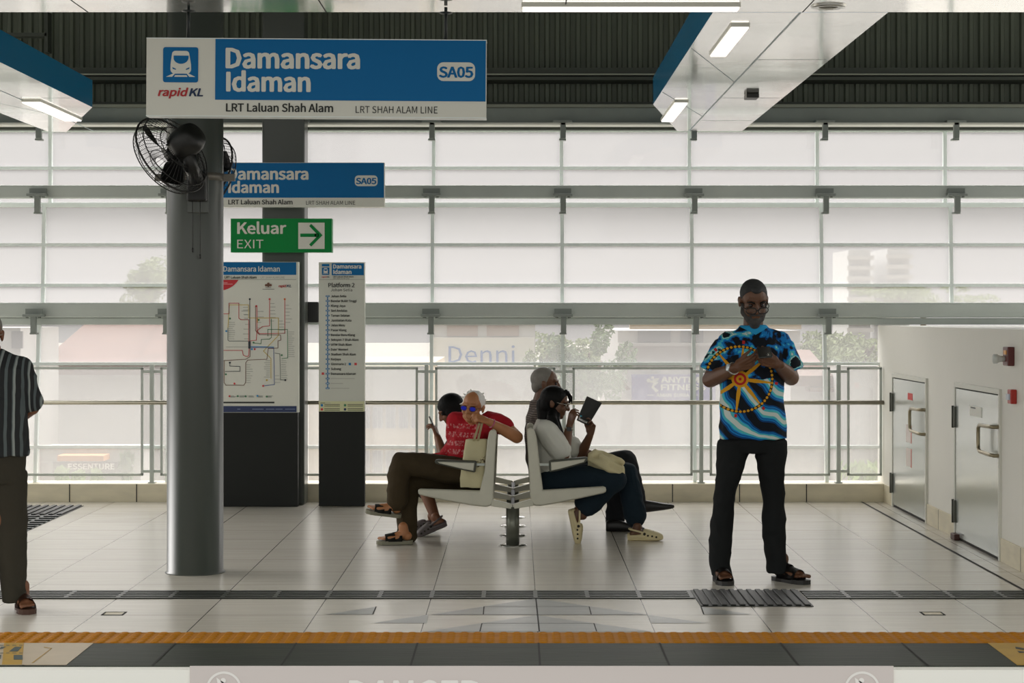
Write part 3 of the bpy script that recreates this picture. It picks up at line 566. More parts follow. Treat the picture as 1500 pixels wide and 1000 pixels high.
bulkhead(1.03, 1.95, True, 'white ceiling bulkhead with blue side at the right')
bulkhead(-4.07, -3.25, False, 'white ceiling bulkhead with blue side at the left')
def lamp(x0, y0, x1, y1, label):
    t = thing('ceiling_light', label, 'ceiling light', ((x0+x1)/2, (y0+y1)/2, CZ-.02), 'slim ceiling lights')
    bm = B(); e = .006
    box(bm, (x0-e, y0-e, CZ-.012), (x1+e, y1+e, CZ+.01), 0); obj('lamp_frame', bm, M_WHITE, t)
    bm = B(); box(bm, (x0, y0, CZ-.022), (x1, y1, CZ-.008), 0, .003); obj('diffuser', bm, M_LAMP, t)
lamp(.03, 10.19, 1.14, 10.30, 'slim strip light along the front ceiling panel above the bench')
lamp(1.176, 10.9, 1.27, 12.1, 'slim light in the right bulkhead, nearer the front ceiling')
lamp(1.176, 14.8, 1.27, 16.2, 'slim light in the right bulkhead, nearer the windows')
lamp(-3.665, 14.75, -3.53, 16.15, 'slim light under the left bulkhead')
bm = B(); x = (1213-757)/F*10.25
lathe(bm, (x, 10.24, CZ-.012), [(.05, .006), (.066, .0), (.088, .004), (.092, .012)], 32, 0)
for f in bm.faces:
    if f.calc_center_median().z < CZ-.001 and (f.calc_center_median()-Vector((x, 10.24, CZ-.01))).length < .03: f.material_index = 1
solo('ceiling_speaker', bm, [M_CHROME, mat('speaker_mesh', rgb(96, 92, 78), .6)], 'round downlight-like ceiling speaker in the front ceiling panel', 'ceiling speaker')
bm = B(); box(bm, (1.645, 14.25, CZ-.035), (1.735, 14.42, CZ), 0, .006); solo('ceiling_sensor', bm, M_BLKPL, 'small black sensor under the right bulkhead', 'sensor')
# bracket box near the roof at far left
bm = B(); box(bm, (-5.2, 17.45, zat(54, 17.5)), (-4.12, 17.6, zat(49, 17.5))); box(bm, (-4.14, 17.45, zat(77, 17.5)), (-4.11, 17.6, zat(18, 17.5))); trim(bm, M_DARKST, 'dark roof strut')
# ---------------------------------------------------------------- back window wall
S = 1.158
def sec_d(i, z):      # upper, middle, lower panes step and lean towards the platform as they go down
    return (18.03 if i == 0 else 17.74+(z-1.6)*.06 if i == 1 else 17.46+(z-.15)*.10)
SECS = [(2.62, 3.32, [2.953]), (1.60, 2.617, [2.25, 1.888]), (.155, 1.60, [1.192, .463])]
KX = range(-6, 6)
def mx(k): return .405+S*k
wn = 1
for i, (z0, z1, trs) in enumerate(SECS):
    d_0, d_1 = sec_d(i, z0), sec_d(i, z1)
    for k in KX:
        x = mx(k)
        if i == 2 and x > WALLX: continue
        bm = B(); w = .015
        prism(bm, [Vector((x-w, d_0, z0)), Vector((x+w, d_0, z0)), Vector((x+w, d_1, z1)), Vector((x-w, d_1, z1))], (0, .06, 0))
        mu = trim(bm, M_ALU, 'window mullion')
        # T bracket hanging the mullion from its beam
        bm = B(); zz = [zat(178, 17.6), zat(286, 17.6), zat(462, 17.5)][i]; yb = [17.55, 17.5, 17.36][i]
        box(bm, (x-.085, yb, zz-.012), (x+.085, yb+.16, zz+.012), 0, .004)
        box(bm, (x-.02, yb+.02, zz-.15), (x+.028, yb+.07, zz), 0, .004)
        if i: box(bm, (x-.075, yb+.07, zz), (x+.075, yb+.09, zz+.06), 0)
        for q in (-.055, .055): lathe(bm, (x+q, yb+.05, zz-.012), [(.014, -.012), (.014, 0)], 8)
        box(bm, (x-.03, yb+.04, zz-.165), (x+.03, yb+.12, zz-.15), 0)
        obj('bracket', bm, mat('bracket_steel', rgb(132, 139, 134), .45), mu)
    for k in KX:
        x0, x1 = mx(k)+.014, mx(k+1)-.014
        if i == 2:
            if x0 > WALLX: continue
            x1 = min(x1, WALLX)
        bm = B()
        flat(bm, [Vector((x0, d_0+.03, z0)), Vector((x1, d_0+.03, z0)), Vector((x1, d_1+.03, z1)), Vector((x0, d_1+.03, z1))])
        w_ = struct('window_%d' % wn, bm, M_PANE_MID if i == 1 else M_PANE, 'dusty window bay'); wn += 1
        for z in trs:
            bm = B(); dd = sec_d(i, z); box(bm, (x0, dd, z-.013), (x1, dd+.05, z+.013)); obj('transom', bm, M_ALU, w_)
        bm = B()
        if i == 0: box(bm, (x0, d_1, z1-.04), (x1, d_1+.05, z1)); 
        if i == 1: box(bm, (x0, d_1-.01, z1-.03), (x1, d_1+.05, z1)); 
        if i == 2: box(bm, (x0, d_1, z1-.012), (x1, d_1+.05, z1))
        if i == 0: box(bm, (x0, d_0, z0), (x1, d_0+.05, z0+.02))
        obj('rail', bm, M_ALU, w_)
XE = XR
bm = B(); box(bm, (XL, 17.6, zat(290, 17.6)), (XE, 17.72, zat(271, 17.6)), 0, .012); trim(bm, M_STEEL, 'upper grey window beam')
bm = B(); box(bm, (XL, 17.5, zat(465, 17.5)), (XE, 17.62, zat(443, 17.5)), 0, .012); box(bm, (XL, 17.56, zat(475.5, 17.5)), (XE, 17.66, zat(465.5, 17.5)), 0, .004); trim(bm, M_STEEL, 'lower grey window beam')
bm = B(); p = P(459, 457, 17.35); box(bm, (p.x-.055, 17.3, p.z-.09), (p.x+.05, 17.5, p.z+.09), 0, .01); solo('junction_box', bm, M_BLKPL, 'small black box on the lower window beam beside the narrow station list', 'junction box')
# ---------------------------------------------------------------- glass railing
t = thing('railing', 'glass railing with steel posts and a round handrail along the back windows', 'railing', (0, 17.4, .155))
RD = 17.4; posts = [.4116+1.2*k for k in range(-5, 3)]
def rz(py): return zat(py, RD)
for x in posts:
    bm = B(); box(bm, (x-.017, RD-.02, .155), (x+.017, RD+.03, 1.19), 0, .004)
    box(bm, (x-.03, RD-.03, .155), (x+.03, RD+.06, .165))
    for z in (rz(544), rz(690)): box(bm, (x-.083, RD-.012, z-.012), (x+.083, RD+.012, z+.012), 0, .003)
    obj('post', bm, M_STEEL, t)
ends = posts+[3.30]
for a, b_ in zip(ends, ends[1:]):
    x0, x1 = a+.085, min(b_-.085, WALLX-.02)
    z0, z1 = rz(695), rz(539)
    bm = B(); e = .010
    box(bm, (x0-e, RD-.01, z0-e), (x1+e, RD+.01, z0+e)); box(bm, (x0-e, RD-.01, z1-e), (x1+e, RD+.01, z1+e)); box(bm, (x0-e, RD-.01, z0), (x0+e, RD+.01, z1)); box(bm, (x1-e, RD-.01, z0), (x1+e, RD+.01, z1))
    fr = obj('panel_frame', bm, M_STEEL, t)
    bm = B(); box(bm, (x0+e, RD-.004, z0+e), (x1-e, RD+.004, z1-e)); obj('glass_panel', bm, M_RAILGLASS, fr)
bm = B(); tube(bm, [(-6, RD-.06, rz(589)), (WALLX-.005, RD-.06, rz(589))], .019, 16)
for x in posts: tube(bm, [(x, RD-.06, rz(589)), (x, RD-.005, rz(589)-.02)], .008, 8)
obj('handrail', bm, M_RAIL, t)
# ---------------------------------------------------------------- station name signs
def station_sign(t, d, mapf, thick=.10):
    """mapf takes the near sign's pixel coordinates to this sign's own"""
    def fn(off):
        def g(px, py): v = P(*mapf(px, py), d); v.y = d-off; return v
        return g
    g0, g1, g2 = fn(0), fn(.003), fn(.0045)
    bm = B(); prism(bm, [g0(214, 57), g0(712, 57), g0(712, 171), g0(214, 171)], (0, thick, 0), 0)
    obj('board', bm, M_WHITE, t)
    bm = B(); prism(bm, [g1(315, 58), g1(711, 58), g1(711, 147), g1(315, 147)], (0, .003, 0), 0)
    obj('blue_panel', bm, M_BLUE, t)
    bm = B(); text(bm, 'Damansara', 330, 527, 100, 72, g2, 0, .03); obj('lettering', bm, M_WHITE, t)
    bm = B(); text(bm, 'Idaman', 331, 455, 134, 107, g2, 0, .03); obj('lettering', bm, M_WHITE, t)
    bm = B(); flat(bm, [g2(x, y) for x, y in rrect(640, 90, 695.5, 117.5, 9)], 0); obj('code_plate', bm, M_WHITE, t)
    g3 = fn(.006)
    bm = B(); text(bm, 'SA05', 642.5, 693, 112, 97, g3, 0, .03); obj('station_code', bm, M_BLUE, t)
    bm = B(); text(bm, 'LRT Laluan Shah Alam', 331, 488, 164, 152.5, g1, 0, .018); obj('line_lettering', bm, M_BLACKTXT, t)
    bm = B(); text(bm, 'LRT SHAH ALAM LINE', 521, 641, 165, 155, g1, 0, 0); obj('line_lettering', bm, M_BLACKTXT, t)
    logo(t, fn, 238, 70, 52)
    bm = B(); text(bm, 'rapid', 231, 276, 142, 131, g1, 0, .03, .22); text(bm, 'KL', 276.5, 297.5, 142, 131, g1, 1, .03, .22)
    obj('operator_lettering', bm, [M_REDTXT, M_NAVYTXT], t)
def logo(t, fn, x, y, s):
    k = s/52.0
    def m(f, pts): return [f(x+(a-238)*k, y+(b-70)*k) for a, b in pts]
    bm = B(); flat(bm, m(fn(.003), rrect(238.5, 70.5, 290, 122, 3.5)), 0)
    g = fn(.0045)
    body = arc(256.5, 81, 5, 180, 270, 5)+arc(272, 81, 5, 270, 360, 5)+[(279.5, 96), (279.8, 103)]+arc(273, 103, 6.6, 0, 80, 5)+[(269, 109.3), (260, 109.3)]+arc(256, 103, 6.6, 100, 180, 5)+[(249.5, 96)]
    flat(bm, m(g, body), 1)
    for q in ([(253.5, 109), (256, 109.5), (252, 114), (243, 114)], [(273.5, 109.5), (276, 109), (286, 114), (277, 114)], [(256.5, 111.5), (273, 111.5), (274.5, 114), (255, 114)]): flat(bm, m(g, q), 1)
    g = fn(.006)
    flat(bm, m(g, [(254, 83), (276, 83), (276, 86)]+[(264.8+11*math.cos(math.radians(a)), 86+9*math.sin(math.radians(a))) for a in range(15, 180, 15)]+[(254, 86)]), 0)
    for sx in (1, -1): flat(bm, m(g, [(264.8+sx*12.6, 99.8), (264.8+sx*7, 102.6), (264.8+sx*7.5, 103.8), (264.8+sx*12, 102.4)]), 0)
    obj('train_logo', bm, [M_BLUE, M_WHITE], t)
D1 = 10.2
t = thing('station_sign', 'large blue and white station name sign hanging from the front ceiling', 'sign', tuple(P(463, 171, D1)), 'station name signs')
station_sign(t, D1, lambda x, y: (x, y))
for px in (275, 652):
    p = P(px, 57, D1+.05); bm = B(); cyl(bm, p, (p.x, p.y, CZ), .0085, 12); lathe(bm, (p.x, p.y, CZ-.035), [(.012, 0), (.034, .003), (.034, .008), (.012, .012)], 20)
    obj('hanger_rod', bm, mat('teal_black_rod', rgb(26, 34, 36), .4), t)
bm = B(); prism(bm, [P(213.6, 56.6, D1-.004), P(712.4, 56.6, D1-.004), P(712.4, 57.8, D1-.004), P(213.6, 57.8, D1-.004)], (0, .11, 0))
prism(bm, [P(213.6, 170.2, D1-.004), P(712.4, 170.2, D1-.004), P(712.4, 171.6, D1-.004), P(213.6, 171.6, D1-.004)], (0, .11, 0)); obj('edge_frame', bm, M_ALU, t)
t.rotation_euler.y = .0068
D2 = 16.78
t = thing('station_sign', 'smaller-looking blue station name sign on the square column, above the green exit sign', 'sign', tuple(P(413, 303, D2)), 'station name signs')
station_sign(t, D2, lambda x, y: (563+(x-712)*.6, 238+(y-57)*.572))
bm = B()
for px in (405, 432): p = P(px, 270, 16.8); box(bm, (p.x-.03, 16.86, p.z-.06), (p.x+.03, 17.02, p.z+.06))
obj('bracket', bm, M_STEEL, t)
# green exit sign
t = thing('exit_sign', 'green exit sign with an arrow pointing right', 'sign', tuple(P(412, 369, 16.72)))
def e(off):
    def g(px, py): v = P(px, py, 16.72); v.y = 16.72-off; return v
    return g
bm = B(); prism(bm, [e(0)(338, 320), e(0)(486, 320), e(0)(486, 369.5), e(0)(338, 369.5)], (0, .12, 0)); obj('board', bm, M_GREEN, t)
bm = B(); text(bm, 'Keluar', 347.5, 419.5, 342, 326, e(.003), 0, .025); obj('lettering', bm, M_WHITE, t)
bm = B(); text(bm, 'EXIT', 347.5, 386, 363.5, 351, e(.003), 0, 0); obj('lettering', bm, M_WHITE, t)
bm = B(); flat(bm, [e(.003)(*q) for q in ((437, 326), (475.5, 326), (475.5, 364.5), (437, 364.5))]); obj('arrow_plate', bm, M_WHITE, t)
bm = B(); g = e(.006)
flat(bm, [g(*q) for q in ((440, 342), (463.5, 342), (463.5, 347), (440, 347))])
flat(bm, [g(*q) for q in ((453, 331), (456, 327.8), (472.5, 344.5), (466, 344.5))]); flat(bm, [g(*q) for q in ((472.5, 344.5), (456, 361), (453, 358), (466, 344.5))])
flat(bm, [g(*q) for q in ((461, 342), (467, 342), (467, 347), (461, 347))])
obj('arrow', bm, M_GREEN, t)
bm = B(); p = P(418, 345, 16.8); box(bm, (p.x-.05, 16.83, p.z-.08), (p.x+.05, 17.02, p.z+.08)); obj('bracket', bm, M_STEEL, t)
# ---------------------------------------------------------------- route map board
DM = 16.85
def gm(off):
    def g(px, py): v = P(px, py, DM); v.y = DM-off; return v
    return g
def strip(bm, g, pts, w, mi):
    for (x0, y0), (x1, y1) in zip(pts, pts[1:]):
        l = math.hypot(x1-x0, y1-y0) or 1; nx, ny = -(y1-y0)/l*w/2, (x1-x0)/l*w/2; ex, ey = (x1-x0)/l*w/2, (y1-y0)/l*w/2
        flat(bm, [g(x0-ex+nx, y0-ey+ny), g(x1+ex+nx, y1+ey+ny), g(x1+ex-nx, y1+ey-ny), g(x0-ex-nx, y0-ey-ny)], mi)
t = thing('route_map_board', 'wide floor-standing board with a coloured rail network map, half behind the round column', 'information board', tuple(P(367, 741, DM)))
g0, g1, g2, g3 = gm(0), gm(.003), gm(.0045), gm(.006)
bm = B(); prism(bm, [g0(299, 604), g0(436, 604), g0(436, 741.5), g0(299, 741.5)], (0, .10, 0)); obj('base', bm, M_BLKDULL, t)
bm = B(); prism(bm, [g0(299, 383.5), g0(437, 383.5), g0(437, 604), g0(299, 604)], (0, .10, 0)); obj('board', bm, M_WHITE, t)
for nm, q, m_ in (('header_band', (300, 384, 434, 402.5), M_BLUE), ('footer_band', (300, 594.5, 434.5, 603.5), M_DKBLUE), ('legend_bar', (300, 588.2, 402, 590.5), M_BLACKTXT), ('divider', (300, 409, 434, 409.6), M_GREYTXT)):
    bm = B(); flat(bm, [g1(q[0], q[1]), g1(q[2], q[1]), g1(q[2], q[3]), g1(q[0], q[3])]); obj(nm, bm, m_, t)
bm = B(); flat(bm, [g1(300, 410)]+[g1(x, y) for x, y in arc(321, 392, 33.5, 32, 115, 10)]+[g1(300, 418)]); obj('corner_badge', bm, mat('map_red', rgb(200, 40, 50), .5), t)
bm = B()
text(bm, 'Damansara Idaman', 327.5, 410, 397.5, 390, g2, 0, .015)
text(bm, 'LRT Laluan Shah Alam', 329, 376, 407.8, 404.3, g2, 1, .02); text(bm, 'LRT SHAH ALAM LINE', 382, 417, 407.8, 404.6, g2, 2, 0)
text(bm, 'rapid', 408, 419.5, 420.5, 417, g2, 3, .03, .2); text(bm, 'KL', 419.7, 427, 420.5, 417, g2, 4, .03, .2)
obj('lettering', bm, [M_WHITE, M_BLACKTXT, M_GREYTXT, M_REDTXT, M_NAVYTXT], t)
LC = {'red': rgb(206, 58, 62), 'yel': rgb(214, 186, 84), 'grn': rgb(70, 130, 92), 'gry': rgb(110, 118, 112), 'brn': rgb(120, 84, 66), 'blu': rgb(64, 92, 160), 'dk': rgb(44, 50, 60), 'sky': rgb(40, 140, 196), 'org': rgb(220, 110, 50)}
LM = [mat('line_'+k, v, .5) for k, v in LC.items()]; LI = {k: i for i, k in enumerate(LC)}
bm = B(); w = .85
def cp(x, y): return (320+x*.2, 400+y*.2)   # detail-crop pixels to photograph pixels
for col, pts in (('red', [(40, 297), (78, 297), (78, 220), (150, 220), (150, 330), (165, 340), (222, 340), (222, 500)]), ('yel', [(70, 400), (80, 232), (220, 232), (222, 328), (440, 328), (440, 455), (330, 570), (385, 625), (385, 770)]),
    ('gry', [(70, 400), (70, 490), (80, 497), (228, 497)]), ('dk', [(230, 190), (230, 500)]), ('red', [(375, 190), (375, 385), (320, 392), (285, 420)]), ('red', [(486, 190), (486, 440), (300, 443), (285, 425)]),
    ('red', [(282, 240), (282, 420), (278, 490), (235, 495)]), ('brn', [(272, 240), (272, 420), (300, 450), (455, 452), (457, 490), (436, 495), (436, 548), (365, 552), (355, 630), (215, 636), (200, 655), (200, 800), (185, 820), (55, 820), (42, 800), (42, 640)]),
    ('red', [(40, 565), (175, 565), (182, 600), (205, 610), (222, 605), (225, 550)]), ('brn', [(40, 640), (200, 630), (232, 610), (232, 500)]), ('grn', [(362, 460), (362, 412), (506, 412), (508, 620), (465, 626)]), ('grn', [(255, 512), (312, 516), (314, 485), (375, 482), (388, 470), (388, 335)]),
    ('sky', [(235, 536), (405, 540)]), ('blu', [(235, 543), (405, 546), (410, 815), (330, 825)]), ('gry', [(415, 585), (450, 590), (455, 780), (490, 784)]), ('dk', [(84, 655), (84, 680), (158, 683), (158, 718), (50, 720)]), ('yel', [(286, 330), (286, 360)])):
    strip(bm, g2, [cp(*p) for p in pts], w, LI[col])
flat(bm, [g3(*cp(*q)) for q in ((219, 500), (236, 500), (236, 552), (219, 552))], LI['dk'])
for x, y, c in ((230, 190, 'dk'), (375, 190, 'red'), (486, 190, 'org'), (85, 332, 'grn'), (58, 424, 'sky'), (278, 241, 'red'), (295, 342, 'grn'), (258, 508, 'grn'), (84, 655, 'dk'), (55, 740, 'grn'), (118, 808, 'red'), (355, 783, 'yel'), (328, 825, 'red'), (490, 783, 'dk'), (464, 600, 'grn'), (245, 556, 'sky'), (266, 556, 'red'),
                (82, 900, 'red'), (142, 900, 'grn'), (200, 901, 'grn'), (286, 898, 'sky'), (354, 903, 'grn')):
    q = cp(x, y); flat(bm, [g3(a, b_) for a, b_ in arc(q[0], q[1], 1.5, 0, 360, 8)[:-1]], LI[c])
RR = random.Random(3)
def ticks(x, ya, yb, n, side, c='gry'):       # station captions far too small to read: short dashes
    for i in range(n):
        y = ya+(yb-ya)*i/max(1, n-1); l = RR.uniform(24, 46); x0 = x+6 if side > 0 else x-6-l
        a, b_ = cp(x0, y), cp(x0+l, y); strip(bm, g2, [a, b_], .42, LI[c])
for a in ((375, 222, 350, 6, 1), (486, 235, 360, 6, 1), (230, 270, 480, 7, -1), (508, 430, 610, 13, 1), (385, 640, 760, 9, -1), (455, 640, 775, 11, 1), (70, 360, 480, 9, 1), (410, 750, 800, 3, 1), (200, 670, 800, 9, 1), (282, 280, 400, 4, 1), (440, 350, 440, 5, 1), (222, 250, 330, 4, -1)): ticks(*a)
for x in range(50, 210, 28): ticks(x, 540, 540, 1, 1)
for x in range(70, 400, 66): ticks(x+14, 898, 908, 3, 1)
strip(bm, g2, [cp(345, 105), cp(385, 105)], .6, LI['dk']); strip(bm, g2, [cp(325, 117), cp(408, 117)], .6, LI['dk'])
for x, y in ((350, 88), (366, 78), (382, 88), (366, 92)): q = cp(x, y); flat(bm, [g3(a, b_) for a, b_ in arc(q[0], q[1], 2.0, 0, 360, 8)[:-1]], LI['brn'])
for x, l in ((60, 55), (50, 30)): strip(bm, g3, [(321, 404+x*.2), (324+l*.3, 404+x*.2)], .8, len(LM))
for x0, l in ((348, 4), (370, 16), (390, 12), (404, 10), (418, 14)): strip(bm, g3, [(x0, 599), (x0+l, 599)], .6, len(LM)+1)
obj('network_map', bm, LM+[mat('pale_pink_print', rgb(232, 170, 170), .5), mat('pale_blue_print', rgb(150, 168, 200), .5)], t)
# ---------------------------------------------------------------- station list board
t = thing('station_list_board', 'narrow floor-standing board listing the stations of platform 2', 'information board', tuple(P(500, 741, DM)))
bm = B(); prism(bm, [g0(467, 602.5), g0(534, 602.5), g0(534, 741), g0(467, 741)], (0, .10, 0)); obj('base', bm, M_BLKDULL, t)
bm = B(); prism(bm, [g0(467, 384), g0(534, 384), g0(534, 602.5), g0(467, 602.5)], (0, .10, 0)); obj('board', bm, mat('list_grey_white', rgb(206, 208, 198), .45), t)
for nm, q, m_ in (('header_band', (486, 385.5, 533, 403), M_BLUE), ('legend_panel', (467, 587.5, 534, 602.3), mat('cream_legend', rgb(214, 214, 172), .5)), ('divider', (467.5, 409, 533.5, 409.6), M_GREYTXT), ('code_plate', (471.5, 386.5, 482.5, 390), M_BLUE)):
    bm = B(); flat(bm, [g1(q[0], q[1]), g1(q[2], q[1]), g1(q[2], q[3]), g1(q[0], q[3])]); obj(nm, bm, m_, t)
logo(t, gm, 471.5, 391.5, 11)
bm = B()
text(bm, 'Damansara', 488, 529.5, 393, 387.3, g2, 0, .03); text(bm, 'Idaman', 488.3, 515, 401, 395.3, g2, 0, .03)
text(bm, 'LRT Laluan Shah Alam', 488, 518, 406.2, 404.2, g2, 1, .02); text(bm, 'LRT SHAH ALAM LINE', 488, 512, 408.5, 407, g2, 1, 0)
text(bm, 'rapid', 471, 479, 406.5, 404.5, g2, 2, .03, .2); text(bm, 'KL', 479.2, 483, 406.5, 404.5, g2, 3, .03, .2)
text(bm, 'Platform 2', 481, 519.5, 420.5, 414.5, g2, 1, .015); text(bm, 'Johan Setia', 484.5, 516, 426.5, 422.5, g2, 1, 0)
names = ['Johan Setia', 'Bandar Bukit Tinggi', 'Klang Jaya', 'Seri Andalas', 'Taman Selatan', 'Jambatan Kota', 'Jalan Meru', 'Pasar Klang', 'Bandar Baru Klang', 'Seksyen 7 Shah Alam', 'UiTM Shah Alam', "Dato' Menteri", 'Stadium Shah Alam', 'Kerjaya', 'Glenmarie 2', 'Subang', 'Damansara Idaman']
wid = [22.5, 37.5, 21, 24, 27.5, 30, 20.5, 23, 35.5, 40.5, 30.5, 25, 36.5, 14.5, 22, 15, 36.5]
bm2 = B()
for i in range(20):
    y = 433.6+i*7.1
    flat(bm2, [g2(*q) for q in ((477.2, y-1.1), (482.8, y-1.1), (482.8, y+1.1), (477.2, y+1.1))], 0)
    flat(bm2, [g3(*q) for q in ((478.2, y-.3), (481.8, y-.3), (481.8, y+.3), (478.2, y+.3))], 1)
    if i < 17: text(bm, names[i], 484.8, 484.8+wid[i], y+1.6, y-1.6, g2, 1, .02)
flat(bm2, [g1(*q) for q in ((479.3, 433), (480.7, 433), (480.7, 568.5), (479.3, 568.5))], 0)
for i, l in ((17, 34), (18, 17), (19, 26)): y = 433.6+i*7.1; strip(bm2, g2, [(485, y), (485+l, y)], 1.1, 2)
for x, y, c in ((512.5, 533, 0), (521, 533, 3), (473, 547, 3), (471.5, 593.3, 0), (471.5, 599.3, 3), (505.5, 593.3, 4), (505.5, 599.3, 5)): flat(bm2, [g2(*q) for q in ((x-1.7, y-1.7), (x+1.7, y-1.7), (x+1.7, y+1.7), (x-1.7, y+1.7))], c)
for x in (475.5, 509.5):
    for y in (592.2, 594.5, 598.2, 600.5): strip(bm2, g2, [(x, y), (x+22, y)], .8, 6)
strip(bm2, g2, [(470, 590), (476, 590)], .8, 6); strip(bm2, g2, [(477, 590), (484, 590)], .8, 2)
obj('lettering', bm, [M_WHITE, M_BLACKTXT, M_REDTXT, M_NAVYTXT], t)
obj('line_diagram', bm2, [mat('line_blue', rgb(16, 116, 176), .5), M_WHITE, mat('faint_print', rgb(182, 182, 174), .5), LM[0], LM[2], M_DKBLUE, M_BLACKTXT], t)
# ---------------------------------------------------------------- wall fans on the round column
def fan(c, n, label, side, motor=True):
    n = Vector(n).normalized(); c = Vector(c)
    base = Vector((cx, cd, c.z-.15))
    t = thing('wall_fan', label, 'fan', tuple(base), 'black fans on the round column')
    u = n.cross(Vector((0, 1, 0))).normalized(); v = n.cross(u)
    def at(a, r, h): return c+(u*math.cos(a)+v*math.sin(a))*r+n*h
    Rf = .265
    bm = B()
    tube(bm, [at(2*math.pi*k/48, Rf, 0) for k in range(48)], .0065, 8, closed=True)
    for h in (-.045, .05): tube(bm, [at(2*math.pi*k/40, Rf*.93, h) for k in range(40)], .0035, 6, closed=True)
    tube(bm, [at(2*math.pi*k/32, Rf*.55, -.085) for k in range(32)], .003, 6, closed=True)
    for r_ in (.18, .09): tube(bm, [at(2*math.pi*k/28, r_, .085) for k in range(28)], .0025, 6, closed=True)
    for k in range(56):
        a = 2*math.pi*k/56
        tube(bm, [at(a, Rf, 0), at(a, Rf*.93, -.045), at(a, Rf*.55, -.085), at(a, .06, -.09)], .0016, 4, caps=False)
        tube(bm, [at(a, Rf, 0), at(a, Rf*.93, .05), at(a, .18, .085), at(a, .04, .095)], .0013, 4, caps=False)
    obj('cage', bm, M_WIRE, t)
    for k in range(3):
        bm = B(); prev = None; rows = []
        for i in range(7):
            r_ = .04+i*.033; wv = .05+.085*math.sin(min(1, i/5.0)*1.6)*(.9 if i < 6 else .62); row = []
            for j in range(5):
                s = (j-2)/2; a = 2*math.pi*k/3+.5+s*wv/max(r_, .06)*.55+i*.05
                row.append(at(a, r_, s*.035*(1-.06*i)))
            rows.append(row)
        V = [[bm.verts.new(p) for p in row] for row in rows]; W = [[bm.verts.new(p+n*.004) for p in row] for row in rows]
        for A_, fl in ((V, 0), (W, 1)):
            for i in range(6):
                for j in range(4):
                    q = (A_[i][j], A_[i][j+1], A_[i+1][j+1], A_[i+1][j]); bm.faces.new(q if fl else q[::-1])
        ed = [(i, 0) for i in range(7)]+[(6, j) for j in range(1, 5)]+[(i, 4) for i in range(5, -1, -1)]+[(0, j) for j in (3, 2, 1)]
        for p, q in zip(ed, ed[1:]+ed[:1]): bm.faces.new((V[p[0]][p[1]], V[q[0]][q[1]], W[q[0]][q[1]], W[p[0]][p[1]]))
        obj('blade', bm, M_BLKPL, t, smooth=True)
    bm = B(); lathe(bm, c, [(.0, .02), (.042, .018), (.045, -.03), (.02, -.04)], 20, 0, n); obj('hub', bm, M_BLKPL, t)
    bm = B(); lathe(bm, c-n*.07, [(.05, .0), (.092, -.005), (.098, -.05), (.095, -.13), (.08, -.165), (.03, -.18)], 28, 0, n)
    obj('motor_housing', bm, M_BLKPL, t)
    mz = c-n*.16; bz = base.z+.02
    if motor:
        bm = B(); col = Vector((side*.0, -cr, 0))
        fx = Vector((mz.x+side*.01, cd-cr-.03, mz.z-.22))
        tube(bm, [mz+Vector((0, 0, -.05)), mz+Vector((side*.02, .02, -.16)), fx], [.045, .042, .05], 14)
        box(bm, (fx.x-.06, cd-cr-.07, fx.z-.13), (fx.x+.06, cd-cr+.03, fx.z+.06), 0, .012)
        obj('arm', bm, M_BLKPL, t)
        for q, l in ((-.025, .33), (.022, .37)):
            bm = B(); p = Vector((fx.x+q, cd-cr-.06, fx.z-.10)); cyl(bm, p, p-Vector((0, 0, l)), .0022, 6); lathe(bm, p-Vector((0, 0, l)), [(.003, .012), (.007, .004), (.006, -.012), (.002, -.018)], 10)
            obj('pull_cord', bm, M_BLKPL, t)
        bm = B(); box(bm, (fx.x-.065, cd-cr-.006, fx.z-.20), (fx.x+.065, cd-cr+.02, fx.z+.02), 0, .004); obj('mount_plate', bm, M_COLUMN, t)
    else:
        bm = B(); tube(bm, [mz, Vector((cx+.05, cd+cr+.02, c.z-.1))], .045, 12); obj('arm', bm, M_BLKPL, t)
    return t
fan(tuple(P(250, 227, 12.15)), (-.72, .48, -.50), 'black wall fan in front of the round column, facing down to the left', 1)
fan(tuple(P(300, 255, 13.02)), (.62, .62, -.35), 'black wall fan mostly hidden behind the round column, showing at its right edge', 1, False)
bm = B(); zc = zat(260, cd)
lathe(bm, (cx, cd, zc-.024), [(cr+.0005, 0), (cr+.006, .001), (cr+.006, .047), (cr+.0005, .048)], 48)
for s in (-1, 1): box(bm, (cx+s*(cr+.035)-.04, cd-.02, zc-.022), (cx+s*(cr+.035)+.04, cd+.02, zc+.022), 0, .003)
solo('column_clamp', bm, mat('clamp_steel', rgb(112, 108, 100), .4, metal=.4), 'steel clamp band round the round column at the fans', 'clamp')
# ---------------------------------------------------------------- bench (two rows of seats back to back)
DB = 14.0; BY = [14.0, 14.64, 15.30, 15.96]
t = thing('bench', 'cast metal bench with two rows of seats back to back', 'bench', (P(751, 799, 14.03).x, 14.98, 0))
BENCH = t
def pb(px, py): return P(px, py, DB)
def poly_y(bm, pts, y, th, mi=0, bev=.006):
    n0 = len(bm.verts); vs = [Vector((p.x, y-th/2, p.z)) for p in pts]
    a = [bm.verts.new(p) for p in vs]; b_ = [bm.verts.new(p+Vector((0, th, 0))) for p in vs]; n = len(a)
    fs = [bm.faces.new(a), bm.faces.new(b_[::-1])]
    for i in range(n): fs.append(bm.faces.new((a[i], b_[i], b_[(i+1) % n], a[(i+1) % n])))
    bmesh.ops.recalc_face_normals(bm, faces=fs)
    if bev:
        es = list(fs[0].edges)+list(fs[1].edges)
        bmesh.ops.bevel(bm, geom=es, offset=bev, segments=2, affect='EDGES', profile=.5)
    for f in bm.faces: f.material_index = mi
